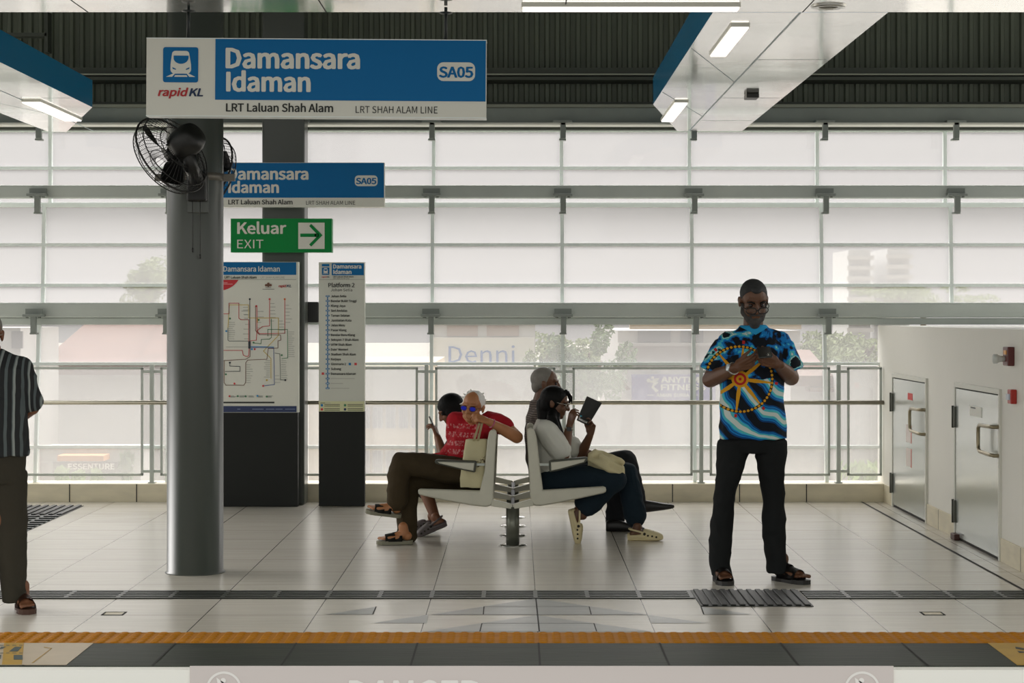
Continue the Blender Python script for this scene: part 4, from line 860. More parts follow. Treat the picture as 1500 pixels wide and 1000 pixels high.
seatL = [(612.6, 719), (613.5, 716.5), (617, 715.3), (703, 718), (709.5, 690), (714, 645), (716.5, 633), (719, 629.5), (723, 628.3), (726.5, 630), (727.8, 635), (725.5, 670), (723, 728), (722.5, 734), (720, 739), (716, 741.2), (709.7, 741.8), (690, 739.5), (640, 730), (615.5, 724.5), (613, 722.5)]
seatR = [(888, 717), (887, 713.5), (883.5, 712), (795.5, 717), (792, 690), (786, 640), (783, 630), (780.5, 627), (776.5, 626), (773, 628), (771.5, 633), (773.5, 668), (776.5, 725), (777.5, 733), (780, 738), (784, 740.3), (792, 740.6), (810, 737.5), (850, 729.5), (884, 722), (887.3, 720)]
armL = [(637, 675.5), (638.5, 673), (642, 672.3), (696.5, 674.5), (698.2, 676), (696.5, 690), (695, 691.5), (680, 688.5), (641, 679.5), (638, 678)]
armR = [(861, 671), (859.5, 669), (856, 668.8), (806, 674), (804, 675.6), (804.5, 689.5), (806, 691), (820, 688.5), (856, 678), (860, 674.5)]
armLi = [(641, 675.5), (695, 677.3), (693.5, 688.8), (680, 686.5), (644, 678)]; armRi = [(857.5, 671.5), (807, 676.5), (807.5, 688.6), (820, 686), (855, 676.2)]
M_CASTD = mat('arm_recess_edge', rgb(70, 72, 64), .4, metal=.4)
for y in BY:
    for pts, arm, inner, sd in ((seatL, armL, armLi, -1), (seatR, armR, armRi, 1)):
        bm = B(); poly_y(bm, [pb(*p) for p in pts], y, .045, 0, .010); fr = obj('side_frame', bm, M_CAST, t)
        bm = B(); poly_y(bm, [pb(*p) for p in arm], y-.0, .05, 0, .006); ar = obj('armrest', bm, M_CASTD, t)
        bm = B(); poly_y(bm, [pb(*p) for p in inner], y, .058, 0, .004); obj('arm_panel', bm, M_CAST, ar)
        bm = B(); a = pb(698 if sd < 0 else 804, 680); b_ = pb(710 if sd < 0 else 790, 680); box(bm, (min(a.x, b_.x), y-.012, a.z-.008), (max(a.x, b_.x), y+.012, a.z+.008)); obj('arm_stay', bm, M_STEEL, ar)
    for sd, px in ((-1, 723), (1, 778)):
        bm = B(); q = [(721, 731), (750.6, 738), (750.6, 745), (719, 740.5)] if sd < 0 else [(779, 730.5), (751.4, 738), (751.4, 745), (782, 740)]
        poly_y(bm, [pb(*p) for p in q], y, .05, 0, .003); obj('cross_arm', bm, M_CAST, t)
    bm = B(); c0 = pb(751, 744); cyl(bm, (c0.x, y+.02, .012), (c0.x, y+.02, c0.z+.01), .0465, 28); obj('post', bm, M_STEEL if False else mat('post_grey', rgb(104, 106, 96), .3, metal=.5), t)
    bm = B(); lathe(bm, (c0.x, y+.02, 0), [(.10, 0), (.10, .005), (.085, .011), (.046, .014)], 36); obj('base_plate', bm, M_CHROME, t)
bm = B(); c0 = pb(751, 740); box(bm, (c0.x-.014, BY[0]-.01, c0.z-.02), (c0.x+.014, BY[-1]+.03, c0.z+.0), 0, .003); obj('beam', bm, M_BLKDULL, t)
# seat and back pans between the frames, thin pressed metal sheets
def pan(pts, y0, y1, th):
    bm = B(); pts = [pb(*p) for p in pts]; V = []
    for y in (y0, y1): V.append([bm.verts.new((p.x, y, p.z)) for p in pts])
    for i in range(len(pts)-1): bm.faces.new((V[0][i], V[0][i+1], V[1][i+1], V[1][i]))
    g_ = bmesh.ops.solidify(bm, geom=bm.faces[:], thickness=th); return bm
for y0, y1 in zip(BY, BY[1:]):
    obj('seat', pan([(616, 721), (640, 722), (680, 726), (708, 730)], y0+.02, y1-.02, .01), M_CAST, t); obj('backrest', pan([(711, 716), (717, 680), (721, 640), (722.5, 632)], y0+.02, y1-.02, .01), M_CAST, t)
    obj('seat', pan([(884, 718), (860, 720), (820, 725), (792, 729)], y0+.02, y1-.02, .01), M_CAST, t); obj('backrest', pan([(788, 715), (782, 680), (778, 640), (777, 630)], y0+.02, y1-.02, .01), M_CAST, t)
# ---------------------------------------------------------------- people
class Blob:
    """overlapping closed shapes grown together into one continuous skin"""
    def __init__(s, voxel=.005, smooth=3): s.v = []; s.f = []; s.vox = voxel; s.sm = smooth; s.fold = 0
    def _rings(s, rings):
        o = len(s.v); n = len(rings[0])
        for r in rings: s.v += [tuple(p) for p in r]
        for i in range(len(rings)-1):
            for k in range(n): s.f.append((o+i*n+k, o+i*n+(k+1) % n, o+(i+1)*n+(k+1) % n, o+(i+1)*n+k))
        s.f.append(tuple(range(o+n-1, o-1, -1))); e = o+(len(rings)-1)*n; s.f.append(tuple(range(e, e+n)))
    def cap(s, p0, r0, p1, r1, n=16, flat=1.0, up=None):
        p0, p1 = Vector(p0), Vector(p1); d = p1-p0
        if d.length < 1e-6: d = Vector((0, 0, 1e-4))
        d.normalize()
        if up is None: u, v = frame_of(d)
        else: v = (Vector(up)-d*d.dot(Vector(up))).normalized(); u = d.cross(v)
        rings = []
        for p, r, a0, a1 in ((p0, r0, -90, 0), (p1, r1, 0, 90)):
            for i in range(5):
                a = math.radians(a0+(a1-a0)*i/4); rr = max(r*math.cos(a), r*.05)
                rings.append([p+d*r*math.sin(a)+(u*math.cos(2*math.pi*k/n)+v*math.sin(2*math.pi*k/n)*flat)*rr for k in range(n)])
        s._rings(rings)
    def chain(s, pts, rs, flat=1.0, up=None):
        for i in range(len(pts)-1): s.cap(pts[i], rs[i], pts[i+1], rs[i+1], flat=flat, up=up)
    def ell(s, c, r, ax=None, n=20, m=12):
        c = Vector(c); ax = ax or (Vector((1, 0, 0)), Vector((0, 1, 0)), Vector((0, 0, 1))); rings = []
        for i in range(m+1):
            a = -math.pi/2+math.pi*i/m; z = math.sin(a); q = max(math.cos(a), .03)
            rings.append([c+ax[0]*r[0]*q*math.cos(2*math.pi*k/n)+ax[1]*r[1]*q*math.sin(2*math.pi*k/n)+ax[2]*r[2]*z for k in range(n)])
        s._rings(rings)
    def loft(s, rings, n=28, pw=2.0):
        """rings: (centre, axis u, axis v, half-width u, half-width v)"""
        out = []
        for c, u, v, ru, rv in rings:
            row = []
            for k in range(n):
                a = 2*math.pi*k/n; ca, sa = math.cos(a), math.sin(a)
                ca = math.copysign(abs(ca)**(2/pw), ca); sa = math.copysign(abs(sa)**(2/pw), sa)
                row.append(Vector(c)+Vector(u)*ru*ca+Vector(v)*rv*sa)
            out.append(row)
        s._rings(out)
    def cut(s, src, co, no):
        """add Blob src with everything on the far side of a plane (along no) sliced off"""
        bm = B(); V = [bm.verts.new(p) for p in src.v]
        for f in src.f:
            try: bm.faces.new([V[i] for i in f])
            except ValueError: pass
        g = bmesh.ops.bisect_plane(bm, geom=bm.verts[:]+bm.edges[:]+bm.faces[:], plane_co=co, plane_no=no, clear_outer=True)
        bmesh.ops.holes_fill(bm, edges=[e for e in bm.edges if e.is_boundary]); bm.verts.index_update(); o = len(s.v)
        s.v += [tuple(v.co) for v in bm.verts]; s.f += [tuple(o+v.index for v in f.verts) for f in bm.faces]; bm.free()
    def mesh(s):
        me = bpy.data.meshes.new('skin'); me.from_pydata(s.v, [], s.f); me.update()
        ob = bpy.data.objects.new('tmp', me); COL.objects.link(ob)
        r = ob.modifiers.new('r', 'REMESH'); r.mode = 'VOXEL'; r.voxel_size = s.vox
        if s.sm: m = ob.modifiers.new('s', 'SMOOTH'); m.factor = .5; m.iterations = s.sm
        dg = bpy.context.evaluated_depsgraph_get(); out = bpy.data.meshes.new_from_object(ob.evaluated_get(dg))
        bpy.data.objects.remove(ob); bpy.data.meshes.remove(me)
        if s.fold:                                    # cloth: soft folds
            N = [v.normal.copy() for v in out.vertices]
            for v, n in zip(out.vertices, N):
                p = v.co; w = mnoise.noise(p*4.0)*.5
                a = mnoise.noise(Vector((p.x*7+w, p.y*7, p.z*9+p.x*5+w))); b = mnoise.noise(Vector((p.x*16-p.z*9, p.y*14, p.z*15+w*2)))
                v.co = p+n*s.fold*((1-2.4*abs(a))*.75+.45*b)
            out.update()
        out.materials.clear(); return out
def bobj(name, blob, m, parent, label=None):
    if name in ('shirt', 'top', 'blouse', 'trousers', 'jeans', 'shorts'): blob.fold = .0085
    if name == 'bag_body': blob.fold = .004
    return obj(name, blob, m, parent, smooth=True, label=label)
ZUP = Vector((0, 0, 1))
class Head:
    def __init__(s, c, fwd, up=(0, 0, 1), k=1.0):
        s.c = Vector(c); s.F = Vector(fwd).normalized(); U = Vector(up); s.U = (U-s.F*s.F.dot(U)).normalized(); s.R = s.F.cross(s.U); s.k = k
    def p(s, x, y, z): return s.c+(s.R*x+s.F*y+s.U*z)*s.k       # x to the person's right, y forward, z up
    @property
    def ax(s): return (s.R, s.F, s.U)
    def r(s, *a): return tuple(q*s.k for q in a)
    def skin(s, b, nose=1.0, jaw=1.0):
        b.ell(s.p(0, -.012, .035), s.r(.074, .094, .082), s.ax); b.ell(s.p(0, .022, -.03), s.r(.060, .068, .085), s.ax)
        b.ell(s.p(0, .042, -.082), s.r(.036*jaw, .038, .030), s.ax); b.cap(s.p(-.045, .005, -.07), .026*s.k, s.p(0, .06, -.088), .022*s.k); b.cap(s.p(.045, .005, -.07), .026*s.k, s.p(0, .06, -.088), .022*s.k)
        b.cap(s.p(0, .084, .018), .009*s.k, s.p(0, .104*nose, -.026), .0135*s.k); b.ell(s.p(-.013, .092, -.030), s.r(.009, .011, .008), s.ax); b.ell(s.p(.013, .092, -.030), s.r(.009, .011, .008), s.ax)
        for q in (-1, 1):
            b.cap(s.p(q*.014, .086, .026), .009*s.k, s.p(q*.05, .068, .026), .009*s.k); b.ell(s.p(q*.036, .062, -.028), s.r(.024, .024, .022), s.ax)
            b.ell(s.p(q*.076, -.012, -.008), s.r(.010, .019, .031), s.ax); b.ell(s.p(q*.081, -.020, .004), s.r(.008, .012, .020), s.ax)
        b.cap(s.p(-.020, .080, -.056), .0075*s.k, s.p(.020, .080, -.056), .0075*s.k); b.cap(s.p(-.016, .080, -.067), .008*s.k, s.p(.016, .080, -.067), .008*s.k)
    def eyes(s, par):
        for q in (-1, 1):
            bm = B(); lathe(bm, s.p(q*.032, .073, .006), [(.002*s.k, -.011*s.k), (.010*s.k, -.006*s.k), (.0125*s.k, 0), (.010*s.k, .006*s.k), (.002*s.k, .0098*s.k)], 12, 0, s.F)
            obj('eye', bm, [mat('dark_eye', rgb(40, 30, 26), .2)], par)
    def glasses(s, par, m_frame, w=.026, h=.018, y=.098, z=.002, lens=None, thick=.0028):
        bm = B()
        for q in (-1, 1):
            tube(bm, [s.p(q*.034+w*math.cos(a)*abs(math.cos(a))**-.3 if abs(math.cos(a)) > .01 else q*.034, y-.012*abs(math.cos(a))*(1 if q*math.cos(a) > 0 else 0), z+h*math.sin(a)) for a in [2*math.pi*k/20 for k in range(20)]], thick*s.k, 6, closed=True)
            tube(bm, [s.p(q*.060, y-.012, z+.006), s.p(q*.076, y-.05, z+.006), s.p(q*.079, -.02, z+.008)], thick*.8*s.k, 6)
        tube(bm, [s.p(-.010, y, z+.003), s.p(.010, y, z+.003)], thick*s.k, 6)
        g = obj('glasses', bm, m_frame, par)
        if lens:
            for q in (-1, 1):
                bm = B(); flat(bm, [s.p(q*.034+w*.95*math.cos(a), y-.003, z+h*.95*math.sin(a)) for a in [2*math.pi*k/16 for k in range(16)]]); obj('lens', bm, lens, g)
def hand(b, w, d, n, th, k=1.0, curl=(.35, .5, .6, .7), spread=.10, thumb=(.7, .35), L=None):
    """w wrist, d towards the knuckles, n out of the palm, th side of the thumb (in the palm's plane); curl per finger, index first"""
    w = Vector(w); d = Vector(d).normalized(); n = Vector(n); n = (n-d*n.dot(d)).normalized(); t = n.cross(d).normalized()
    if t.dot(Vector(th)) < 0: t = -t
    b.cap(w-d*.02*k, .025*k, w+d*.015*k, .026*k, flat=.8, up=n)
    lens = (.070, .078, .072, .057); offs = (.030, .010, -.011, -.030); plen = (.088, .092, .087, .078)
    for i in range(4):
        kn = w+(d*plen[i]+t*offs[i])*k; b.cap(w+(t*offs[i]*.55+d*.012)*k, .0165*k, kn, .0125*k)
        q = kn; dirn = (d+t*spread*(1.5-i)*.7).normalized(); c = curl[i]; ang = 0
        for j, fr in enumerate((.45, .31, .26)):
            ang += c*(1.0, 1.05, .8)[j]; dd = dirn*math.cos(ang)+n*math.sin(ang); r0 = (.0096, .0085, .0076)[j]*k; r1 = (.0086, .0077, .0066)[j]*k
            q2 = q+dd*lens[i]*fr*k; b.cap(q, r0, q2, r1, 10); q = q2
    b.ell(w+(t*.024+d*.035+n*.010)*k, (.018*k, .03*k, .017*k), (t, d, n))
    q = w+(t*.026+d*.030+n*.006)*k; a, c = thumb
    d1 = (t*math.sin(a)+d*math.cos(a)+n*.25).normalized(); q2 = q+d1*.042*k; b.cap(q, .0125*k, q2, .0105*k, 10)
    d2 = (d1+(d-t*.4+n*.3)*c).normalized(); q3 = q2+d2*.032*k; b.cap(q2, .0102*k, q3, .0092*k, 10); q4 = q3+(d2+n*.15).normalized()*.024*k; b.cap(q3, .009*k, q4, .0075*k, 10)
def foot(b, heel, fwd, L=.25, up=ZUP, side=1):
    """heel point on the sole line, toes along fwd"""
    h = Vector(heel); f = Vector(fwd).normalized(); u = Vector(up); u = (u-f*u.dot(f)).normalized(); s = f.cross(u)*side; k = L/.25
    P_ = lambda a, c, z: h+(f*a+s*c+u*z)*k
    b.ell(P_(.03, 0, .032), (.032*k, .036*k, .034*k), (s, f, u)); b.cap(P_(.05, 0, .05), .036*k, P_(.06, 0, .10), .036*k)
    b.cap(P_(.06, 0, .045), .037*k, P_(.16, 0, .026), .030*k, flat=.85, up=u); b.cap(P_(.10, .018, .025), .024*k, P_(.175, .026, .02), .020*k); b.cap(P_(.10, -.018, .025), .024*k, P_(.17, -.028, .018), .018*k)
    for i in range(5): c = -.034+.0165*i; l = (.205, .213, .22, .228, .236)[i]; b.cap(P_(.165+.005*i, c*.9, .020), .0105*k, P_(l, c, .014), (.008, .0085, .0088, .009, .012)[i]*k, 10)
def sandal(par, heel, fwd, L, m_sole, m_strap, up=ZUP, straps=((.13, .055),), sole=.026, name='sandal'):
    h = Vector(heel); f = Vector(fwd).normalized(); u = Vector(up); u = (u-f*u.dot(f)).normalized(); s = f.cross(u); k = L/.25
    prof = [(-.012, .0), (-.006, .022), (.01, .033), (.04, .037), (.08, .034), (.12, .039), (.17, .048), (.21, .044), (.238, .028), (.247, .0)]
    out = [(a, c) for a, c in prof]+[(a, -c) for a, c in prof[-2:0:-1]]
    bm = B(); prism(bm, [h+(f*a+s*c)*k for a, c in out], u*-sole*k); rr = obj(name, bm, m_sole, par)
    for a, hgt in straps:
        rows = []
        bm = B()
        for da in (-.035, 0, .035):
            w = .047 if a > .1 else .041
            rows.append([h+(f*(a+da)+s*w*math.cos(q)+u*(hgt*(1-da*3)*max(0, math.sin(q))-.004))*k for q in [math.pi*i/12 for i in range(13)]])
        V = [[bm.verts.new(p) for p in r_] for r_ in rows]
        for i in range(2):
            for j in range(12): bm.faces.new((V[i][j], V[i][j+1], V[i+1][j+1], V[i+1][j]))
        bmesh.ops.solidify(bm, geom=bm.faces[:], thickness=.006*k); obj('strap', bm, m_strap, rr, smooth=True)
def clog(par, heel, fwd, L, m, up=ZUP, holes=True):
    h = Vector(heel); f = Vector(fwd).normalized(); u = Vector(up); u = (u-f*u.dot(f)).normalized(); s = f.cross(u); k = L/.25
    P_ = lambda a, c, z: h+(f*a+s*c+u*z)*k
    b = Blob(.005, 3)
    b.loft([(P_(-.008, 0, .012), s, u, .028*k, .010*k), (P_(.01, 0, .014), s, u, .040*k, .016*k), (P_(.07, 0, .014), s, u, .040*k, .015*k), (P_(.15, 0, .014), s, u, .048*k, .015*k), (P_(.215, 0, .016), s, u, .046*k, .015*k), (P_(.250, 0, .022), s, u, .030*k, .012*k)], pw=3)
    b.loft([(P_(.105, 0, .045), s, u, .044*k, .036*k), (P_(.13, 0, .046), s, u, .048*k, .040*k), (P_(.17, 0, .040), s, u, .050*k, .034*k), (P_(.21, 0, .034), s, u, .046*k, .028*k), (P_(.245, 0, .026), s, u, .030*k, .018*k)], pw=2.5)
    for q in (-1, 1): b.cap(P_(.01, q*.034, .030), .011*k, P_(.12, q*.042, .036), .014*k)
    b.ell(P_(.0, 0, .034), (.036*k, .012*k, .022*k), (s, f, u))
    b.chain([P_(.115, .045, .058), P_(.06, .043, .072), P_(.012, .028, .082), P_(.002, 0, .085), P_(.012, -.028, .082), P_(.06, -.043, .072), P_(.115, -.045, .058)], [.008*k]*7)
    o = bobj('clog', b, m, par)
    bm = B()
    if holes:
        for a, c, z in ((.15, .0, .076), (.175, .018, .066), (.175, -.018, .066), (.2, 0, .058), (.205, .024, .048), (.205, -.024, .048), (.15, .030, .064), (.15, -.030, .064), (.225, .01, .042), (.225, -.01, .042)):
            lathe(bm, P_(a, c, z), [(.007*k, -.006*k), (.007*k, .004*k)], 10, 0, u+s*c*12)
        for c in (-.053, .053): lathe(bm, P_(.115, c, .052), [(.010*k, -.004*k), (.010*k, .006*k)], 12, 0, s*(1 if c > 0 else -1))
        for q in (-1, 1):
            for a, z in ((.14, .040), (.17, .036), (.20, .030)): lathe(bm, P_(a, q*.049, z), [(.007*k, -.004*k), (.007*k, .004*k)], 10, 0, s*q)
        obj('vent_hole', bm, mat('dark_hole', rgb(40, 34, 26), .7), o)
def cloth(name, col, rough=.85, bump=.006, scale=9):
    if name in MATS: return MATS[name]
    m = bpy.data.materials.new(name); m.use_nodes = True; b = NB(m); b.bsdf.inputs['Roughness'].default_value = rough; b.bsdf.inputs['Specular IOR Level'].default_value = .2
    v, x, y, z = b.xyz(); n = b.noise(v, 3.0, 3, .5, .8)
    c1 = tuple(c*.86 for c in col[:3])+(1,); c2 = tuple(min(1, c*1.14) for c in col[:3])+(1,); b.l(b.mix(n, c1, c2), b.bsdf.inputs['Base Color'])
    b.bump(b.noise(b.comb(b.m('MULTIPLY', x, 1.0), y, b.m('MULTIPLY', z, .6)), scale, 2, .5, 1.2), bump*2, .7)
    MATS[name] = m; return m
def skin(name, col): return mat(name, col, .45, var=.12, vscale=14, bump=.0015, bscale=60, spec=.4)
SK_DARK = skin('skin_deep_brown', rgb(98, 66, 47)); SK_BROWN = skin('skin_brown', rgb(124, 82, 58)); SK_TAN = skin('skin_tan', rgb(170, 116, 78))
M_HAIRBLK = mat('black_hair', rgb(12, 12, 12), .55, bump=.004, bscale=50, spec=.15); M_HAIRGREY = mat('grey_hair', rgb(122, 118, 112), .6, var=.3, vscale=20, bump=.004, bscale=50); M_HAIRWHITE = mat('white_hair', rgb(226, 224, 220), .6, var=.15, vscale=20, bump=.004, bscale=40)

# ============ standing person in the blue patterned shirt
A0 = 12.12
def q(px, py, dd=0.0): return P(px, py, A0+dd)
pr = thing('person', 'standing person in a blue wave-print shirt with dark trousers, looking at a phone', 'person', (P(1105, 850, A0).x, A0, 0))
hd = Head(q(1104, 441, -.03), (.10, -1, -.44), (0, -.3, 1), 1.07)
bd = Blob(.0045, 3); hd.skin(bd)
X, Y = Vector((1, 0, 0)), Vector((0, 1, 0))
bd.cap(q(1103, 484, .05), .062, q(1104, 455, .01), .058)
bd.loft([(q(1102, 660), X, Y, .13, .10), (q(1102, 630), X, Y, .17, .115), (q(1101, 590), X, Y, .165, .115), (q(1101, 540), X, Y, .175, .12), (q(1102, 505), X, Y, .17, .10), (q(1103, 488, .03), X, Y, .10, .07)])
RS, LS = q(1068, 501, .02), q(1142, 501, .02)          # the person's right shoulder is at the left of the picture
RE, LE = q(1040, 556, .03), q(1159, 553, .03)
RW, LW = q(1078, 538, -.25), q(1139, 533, -.25)
for S_, E_, W_ in ((RS, RE, RW), (LS, LE, LW)):
    bd.chain([S_, S_.lerp(E_, .5), E_], [.062, .055, .047]); bd.chain([E_, E_.lerp(W_, .35), W_], [.049, .049, .029])
hand(bd, RW, (.90, -.10, .34), (.25, .78, .55), (0, .4, 1), 1.04, (.35, .45, .5, .6), thumb=(.5, .5))
hand(bd, LW, (-.88, -.12, .30), (-.25, .78, .55), (0, .4, 1), 1.04, (.45, .55, .6, .7), thumb=(.5, .5))
RK, LK = q(1059, 752, .02), q(1134, 750, .02); RA, LA = q(1056, 836, .03), q(1139, 831, .05)
for h_, k_, a_ in ((q(1076, 665), RK, RA), (q(1128, 665), LK, LA)): bd.chain([h_, k_, a_], [.062, .046, .036])
rh = Vector((RA.x-.01, A0+.10, .03)); lh = Vector((LA.x-.01, A0+.10, .03)); rf, lf = Vector((.10, -1, 0)), Vector((.62, -.8, 0))
foot(bd, rh, rf, .27, side=1); foot(bd, lh, lf, .27, side=-1)
bobj('body', bd, SK_DARK, pr); hd.eyes(pr)
# buzzed hair
hb = Blob(.0045, 2); src = Blob(); src.ell(hd.p(0, -.016, .040), hd.r(.078, .096, .083), hd.ax); hb.cut(src, hd.p(0, .030, .050), hd.F*.80-hd.U*.55)
hb.ell(hd.p(0, .052, .090), hd.r(.03, .03, .02), hd.ax)
bobj('hair', hb, mat('buzzed_hair', rgb(38, 39, 41), .7, var=.25, vscale=60), pr)
bb = Blob(.004, 2); bb.ell(hd.p(0, .056, -.090), hd.r(.042, .040, .040), hd.ax); bb.ell(hd.p(0, .062, -.118), hd.r(.03, .028, .024), hd.ax)
for s_ in (-1, 1): bb.cap(hd.p(s_*.060, .012, -.055), .016*hd.k, hd.p(s_*.034, .055, -.085), .022*hd.k); bb.cap(hd.p(s_*.064, .008, -.015), .010*hd.k, hd.p(s_*.060, .014, -.06), .016*hd.k); bb.cap(hd.p(s_*.004, .089, -.046), .007*hd.k, hd.p(s_*.030, .074, -.056), .008*hd.k)
bobj('beard', bb, mat('grizzled_beard', rgb(64, 62, 60), .8, var=.5, vscale=50), pr)
bm = B()
for s_ in (-1, 1): tube(bm, [hd.p(s_*.014, .098, .028), hd.p(s_*.034, .092, .034), hd.p(s_*.054, .076, .028)], [.005, .006, .003], 8)
obj('eyebrow', bm, M_HAIRBLK, pr)
hd.glasses(pr, M_BLKPL, .029, .019, .112, -.012, lens=glass('spectacle_lens', .06), thick=.0032)
# patterned shirt
def wave_shirt():
    m = bpy.data.materials.new('wave_print'); m.use_nodes = True; b = NB(m); v, x, y, z = b.xyz(); b.bsdf.inputs['Roughness'].default_value = .8; b.bsdf.inputs['Specular IOR Level'].default_value = .2
    def ramp(f, stops):
        r = b.n('ShaderNodeValToRGB'); r.color_ramp.interpolation = 'CONSTANT'; e = r.color_ramp.elements
        while len(e) < len(stops): e.new(.5)
        for k, (p, c) in enumerate(stops): e[k].position = p; e[k].color = c
        b.l(f, r.inputs[0]); return r.outputs[0]
    navy, deep, blue, sky, teal, pale = rgb(16, 22, 30), rgb(12, 64, 118), rgb(20, 116, 186), rgb(46, 158, 214), rgb(74, 176, 184), rgb(196, 208, 204)
    # upper part: curling foam patches
    n1 = b.noise(b.comb(x, b.m('MULTIPLY', y, .6), b.m('MULTIPLY', z, 1.15)), 6.6, 3.5, .55, .35)
    up = ramp(n1, [(0, navy), (.43, deep), (.45, blue), (.485, sky), (.50, teal), (.535, pale), (.552, teal), (.568, navy)])
    # lower part: long sweeping swells
    w = b.n('ShaderNodeTexWave', wave_type='RINGS', rings_direction='Y'); w.inputs['Scale'].default_value = 2.4; w.inputs['Distortion'].default_value = 5.5; w.inputs['Detail'].default_value = 2.4; w.inputs['Detail Scale'].default_value = 1.3
    b.l(b.comb(b.m('ADD', x, -.22), b.m('MULTIPLY', y, .3), b.m('ADD', z, -1.30)), w.inputs['Vector'])
    lo = ramp(w.outputs['Fac'], [(0, navy), (.20, deep), (.38, blue), (.55, navy), (.60, blue), (.70, sky), (.76, teal), (.93, pale)])
    sel = b.m('GREATER_THAN', b.m('ADD', z, b.m('MULTIPLY', b.noise(v, 4.0), .16)), 1.345)
    col = b.mix(sel, lo, up)
    # flat sky-blue yoke around the neck
    yk = b.m('GREATER_THAN', b.m('ADD', z, b.m('MULTIPLY', b.m('ABSOLUTE', x), -.55)), 1.505); col = b.mix(yk, col, sky)
    # golden ship's wheel on the front
    hx, hz = WHEEL; dx, dz = b.m('SUBTRACT', x, hx), b.m('SUBTRACT', z, hz)
    r = b.m('SQRT', b.m('ADD', b.m('MULTIPLY', dx, dx), b.m('MULTIPLY', dz, dz))); th = b.m('ARCTAN2', dz, dx)
    gold, red, dk = rgb(206, 150, 34), rgb(176, 40, 38), rgb(20, 22, 30)
    front = b.m('LESS_THAN', y, -.03)
    def put(mask, c, col): return b.mix(b.m('MULTIPLY', mask, front), col, c)
    def band(lo_, hi_): return b.m('MULTIPLY', b.m('GREATER_THAN', r, lo_), b.m('LESS_THAN', r, hi_))
    s5 = b.m('ABSOLUTE', b.m('SINE', b.m('MULTIPLY', b.m('ADD', th, .12), 4.0)))     # eight spokes
    perp = b.m('MULTIPLY', s5, b.m('MULTIPLY', r, .25))
    wid = b.m('ADD', .0055, b.m('MULTIPLY', .006, b.m('SUBTRACT', 1.0, b.m('MULTIPLY', b.m('ABSOLUTE', b.m('SUBTRACT', r, .09)), 12.0))))
    wid = b.m('MAXIMUM', wid, .0055)
    col = put(b.m('MULTIPLY', b.m('LESS_THAN', perp, wid), band(.05, .19)), gold, col)
    col = put(band(.186, .204), dk, col)
    bead = b.m('LESS_THAN', b.m('ADD', b.m('POWER', b.m('MULTIPLY', b.m('SINE', b.m('MULTIPLY', th, 26.0)), .0085), 2.0), b.m('POWER', b.m('SUBTRACT', r, .195), 2.0)), .000062)
    col = put(bead, gold, col)
    col = put(b.m('MULTIPLY', b.m('LESS_THAN', perp, .008), band(.212, .232)), red, col)
    col = put(b.m('LESS_THAN', r, .050), gold, col); col = put(b.m('LESS_THAN', r, .037), red, col); col = put(b.m('LESS_THAN', r, .023), gold, col); col = put(b.m('LESS_THAN', r, .009), red, col)
    b.l(col, b.bsdf.inputs['Base Color'])
    b.bump(b.noise(v, 7.0, 2, .5, 1.2), .014, .7); return m
WHEEL = (P(1084, 555, A0-.14).x-P(1105, 850, A0).x, P(1084, 555, A0-.14).z)
sh = Blob(.006, 3)
sh.loft([(q(1103, 641.5, -.01), X, Y, .205, .145), (q(1103, 625, -.01), X, Y, .203, .145), (q(1102, 600, -.015), X, Y, .195, .148), (q(1101, 565, -.015), X, Y, .192, .145), (q(1101, 530), X, Y, .200, .140), (q(1102, 510, .01), X, Y, .198, .125), (q(1103, 496, .02), X, Y, .178, .108), (q(1103, 488, .03), X, Y, .142, .09), (q(1103, 481, .04), X, Y, .092, .076), (q(1103, 477, .045), X, Y, .078, .068)], pw=2.25)
for S_, E_, s_ in ((RS, RE, -1), (LS, LE, 1)):
    sh.cap(S_+Vector((-s_*.115, .01, .035)), .060, S_+Vector((-s_*.005, 0, -.012)), .077)
    d_ = (E_-S_); end = S_+d_*.80; n_ = Vector((0, 1, 0)); u_ = d_.cross(n_).normalized()
    sh.loft([(S_-d_*.18+Vector((-s_*.045, 0, -.03)), u_, n_, .055, .07), (S_+d_*.1, u_, n_, .078, .085), (S_+d_*.45, u_, n_, .086, .088), (end, u_, n_, .088, .088), (end+d_*.015, u_, n_, .085, .085)])
bobj('shirt', sh, wave_shirt(), pr)
M_BLKTR = cloth('black_trousers', rgb(26, 28, 29), .9, .006, 7)
tr = Blob(.006, 3)
tr.loft([(q(1102, 662), X, Y, .195, .115), (q(1102, 652), X, Y, .203, .128), (q(1102, 636), X, Y, .192, .132), (q(1102, 615), X, Y, .17, .11)])
for pts in (((1076, 645, .100, .12), (1074, 663, .097, .112), (1067.5, 697, .074, .095), (1060, 735, .062, .084), (1055.5, 786, .068, .080), (1054.5, 815, .064, .076), (1054.5, 828, .062, .074), (1057, 843, .062, .078)), ((1129, 645, .096, .12), (1129, 663, .094, .112), (1130.5, 697, .074, .095), (1133.5, 735, .068, .084), (1134, 786, .069, .080), (1136.5, 812, .064, .076), (1138, 822, .062, .074), (1139, 838, .062, .078))):
    tr.loft([(q(px, py, .0 if py < 700 else .02 if py < 760 else .035), X, Y, a, c) for px, py, a, c in pts])
bobj('trousers', tr, M_BLKTR, pr)
M_SAND = mat('black_leather', rgb(30, 28, 27), .45)
sandal(pr, rh-Vector((0, 0, .004)), rf, .285, M_SAND, M_SAND, straps=((.15, .062), (.085, .085))); sandal(pr, lh-Vector((0, 0, .004)), lf, .285, M_SAND, M_SAND, straps=((.15, .062), (.085, .085)))
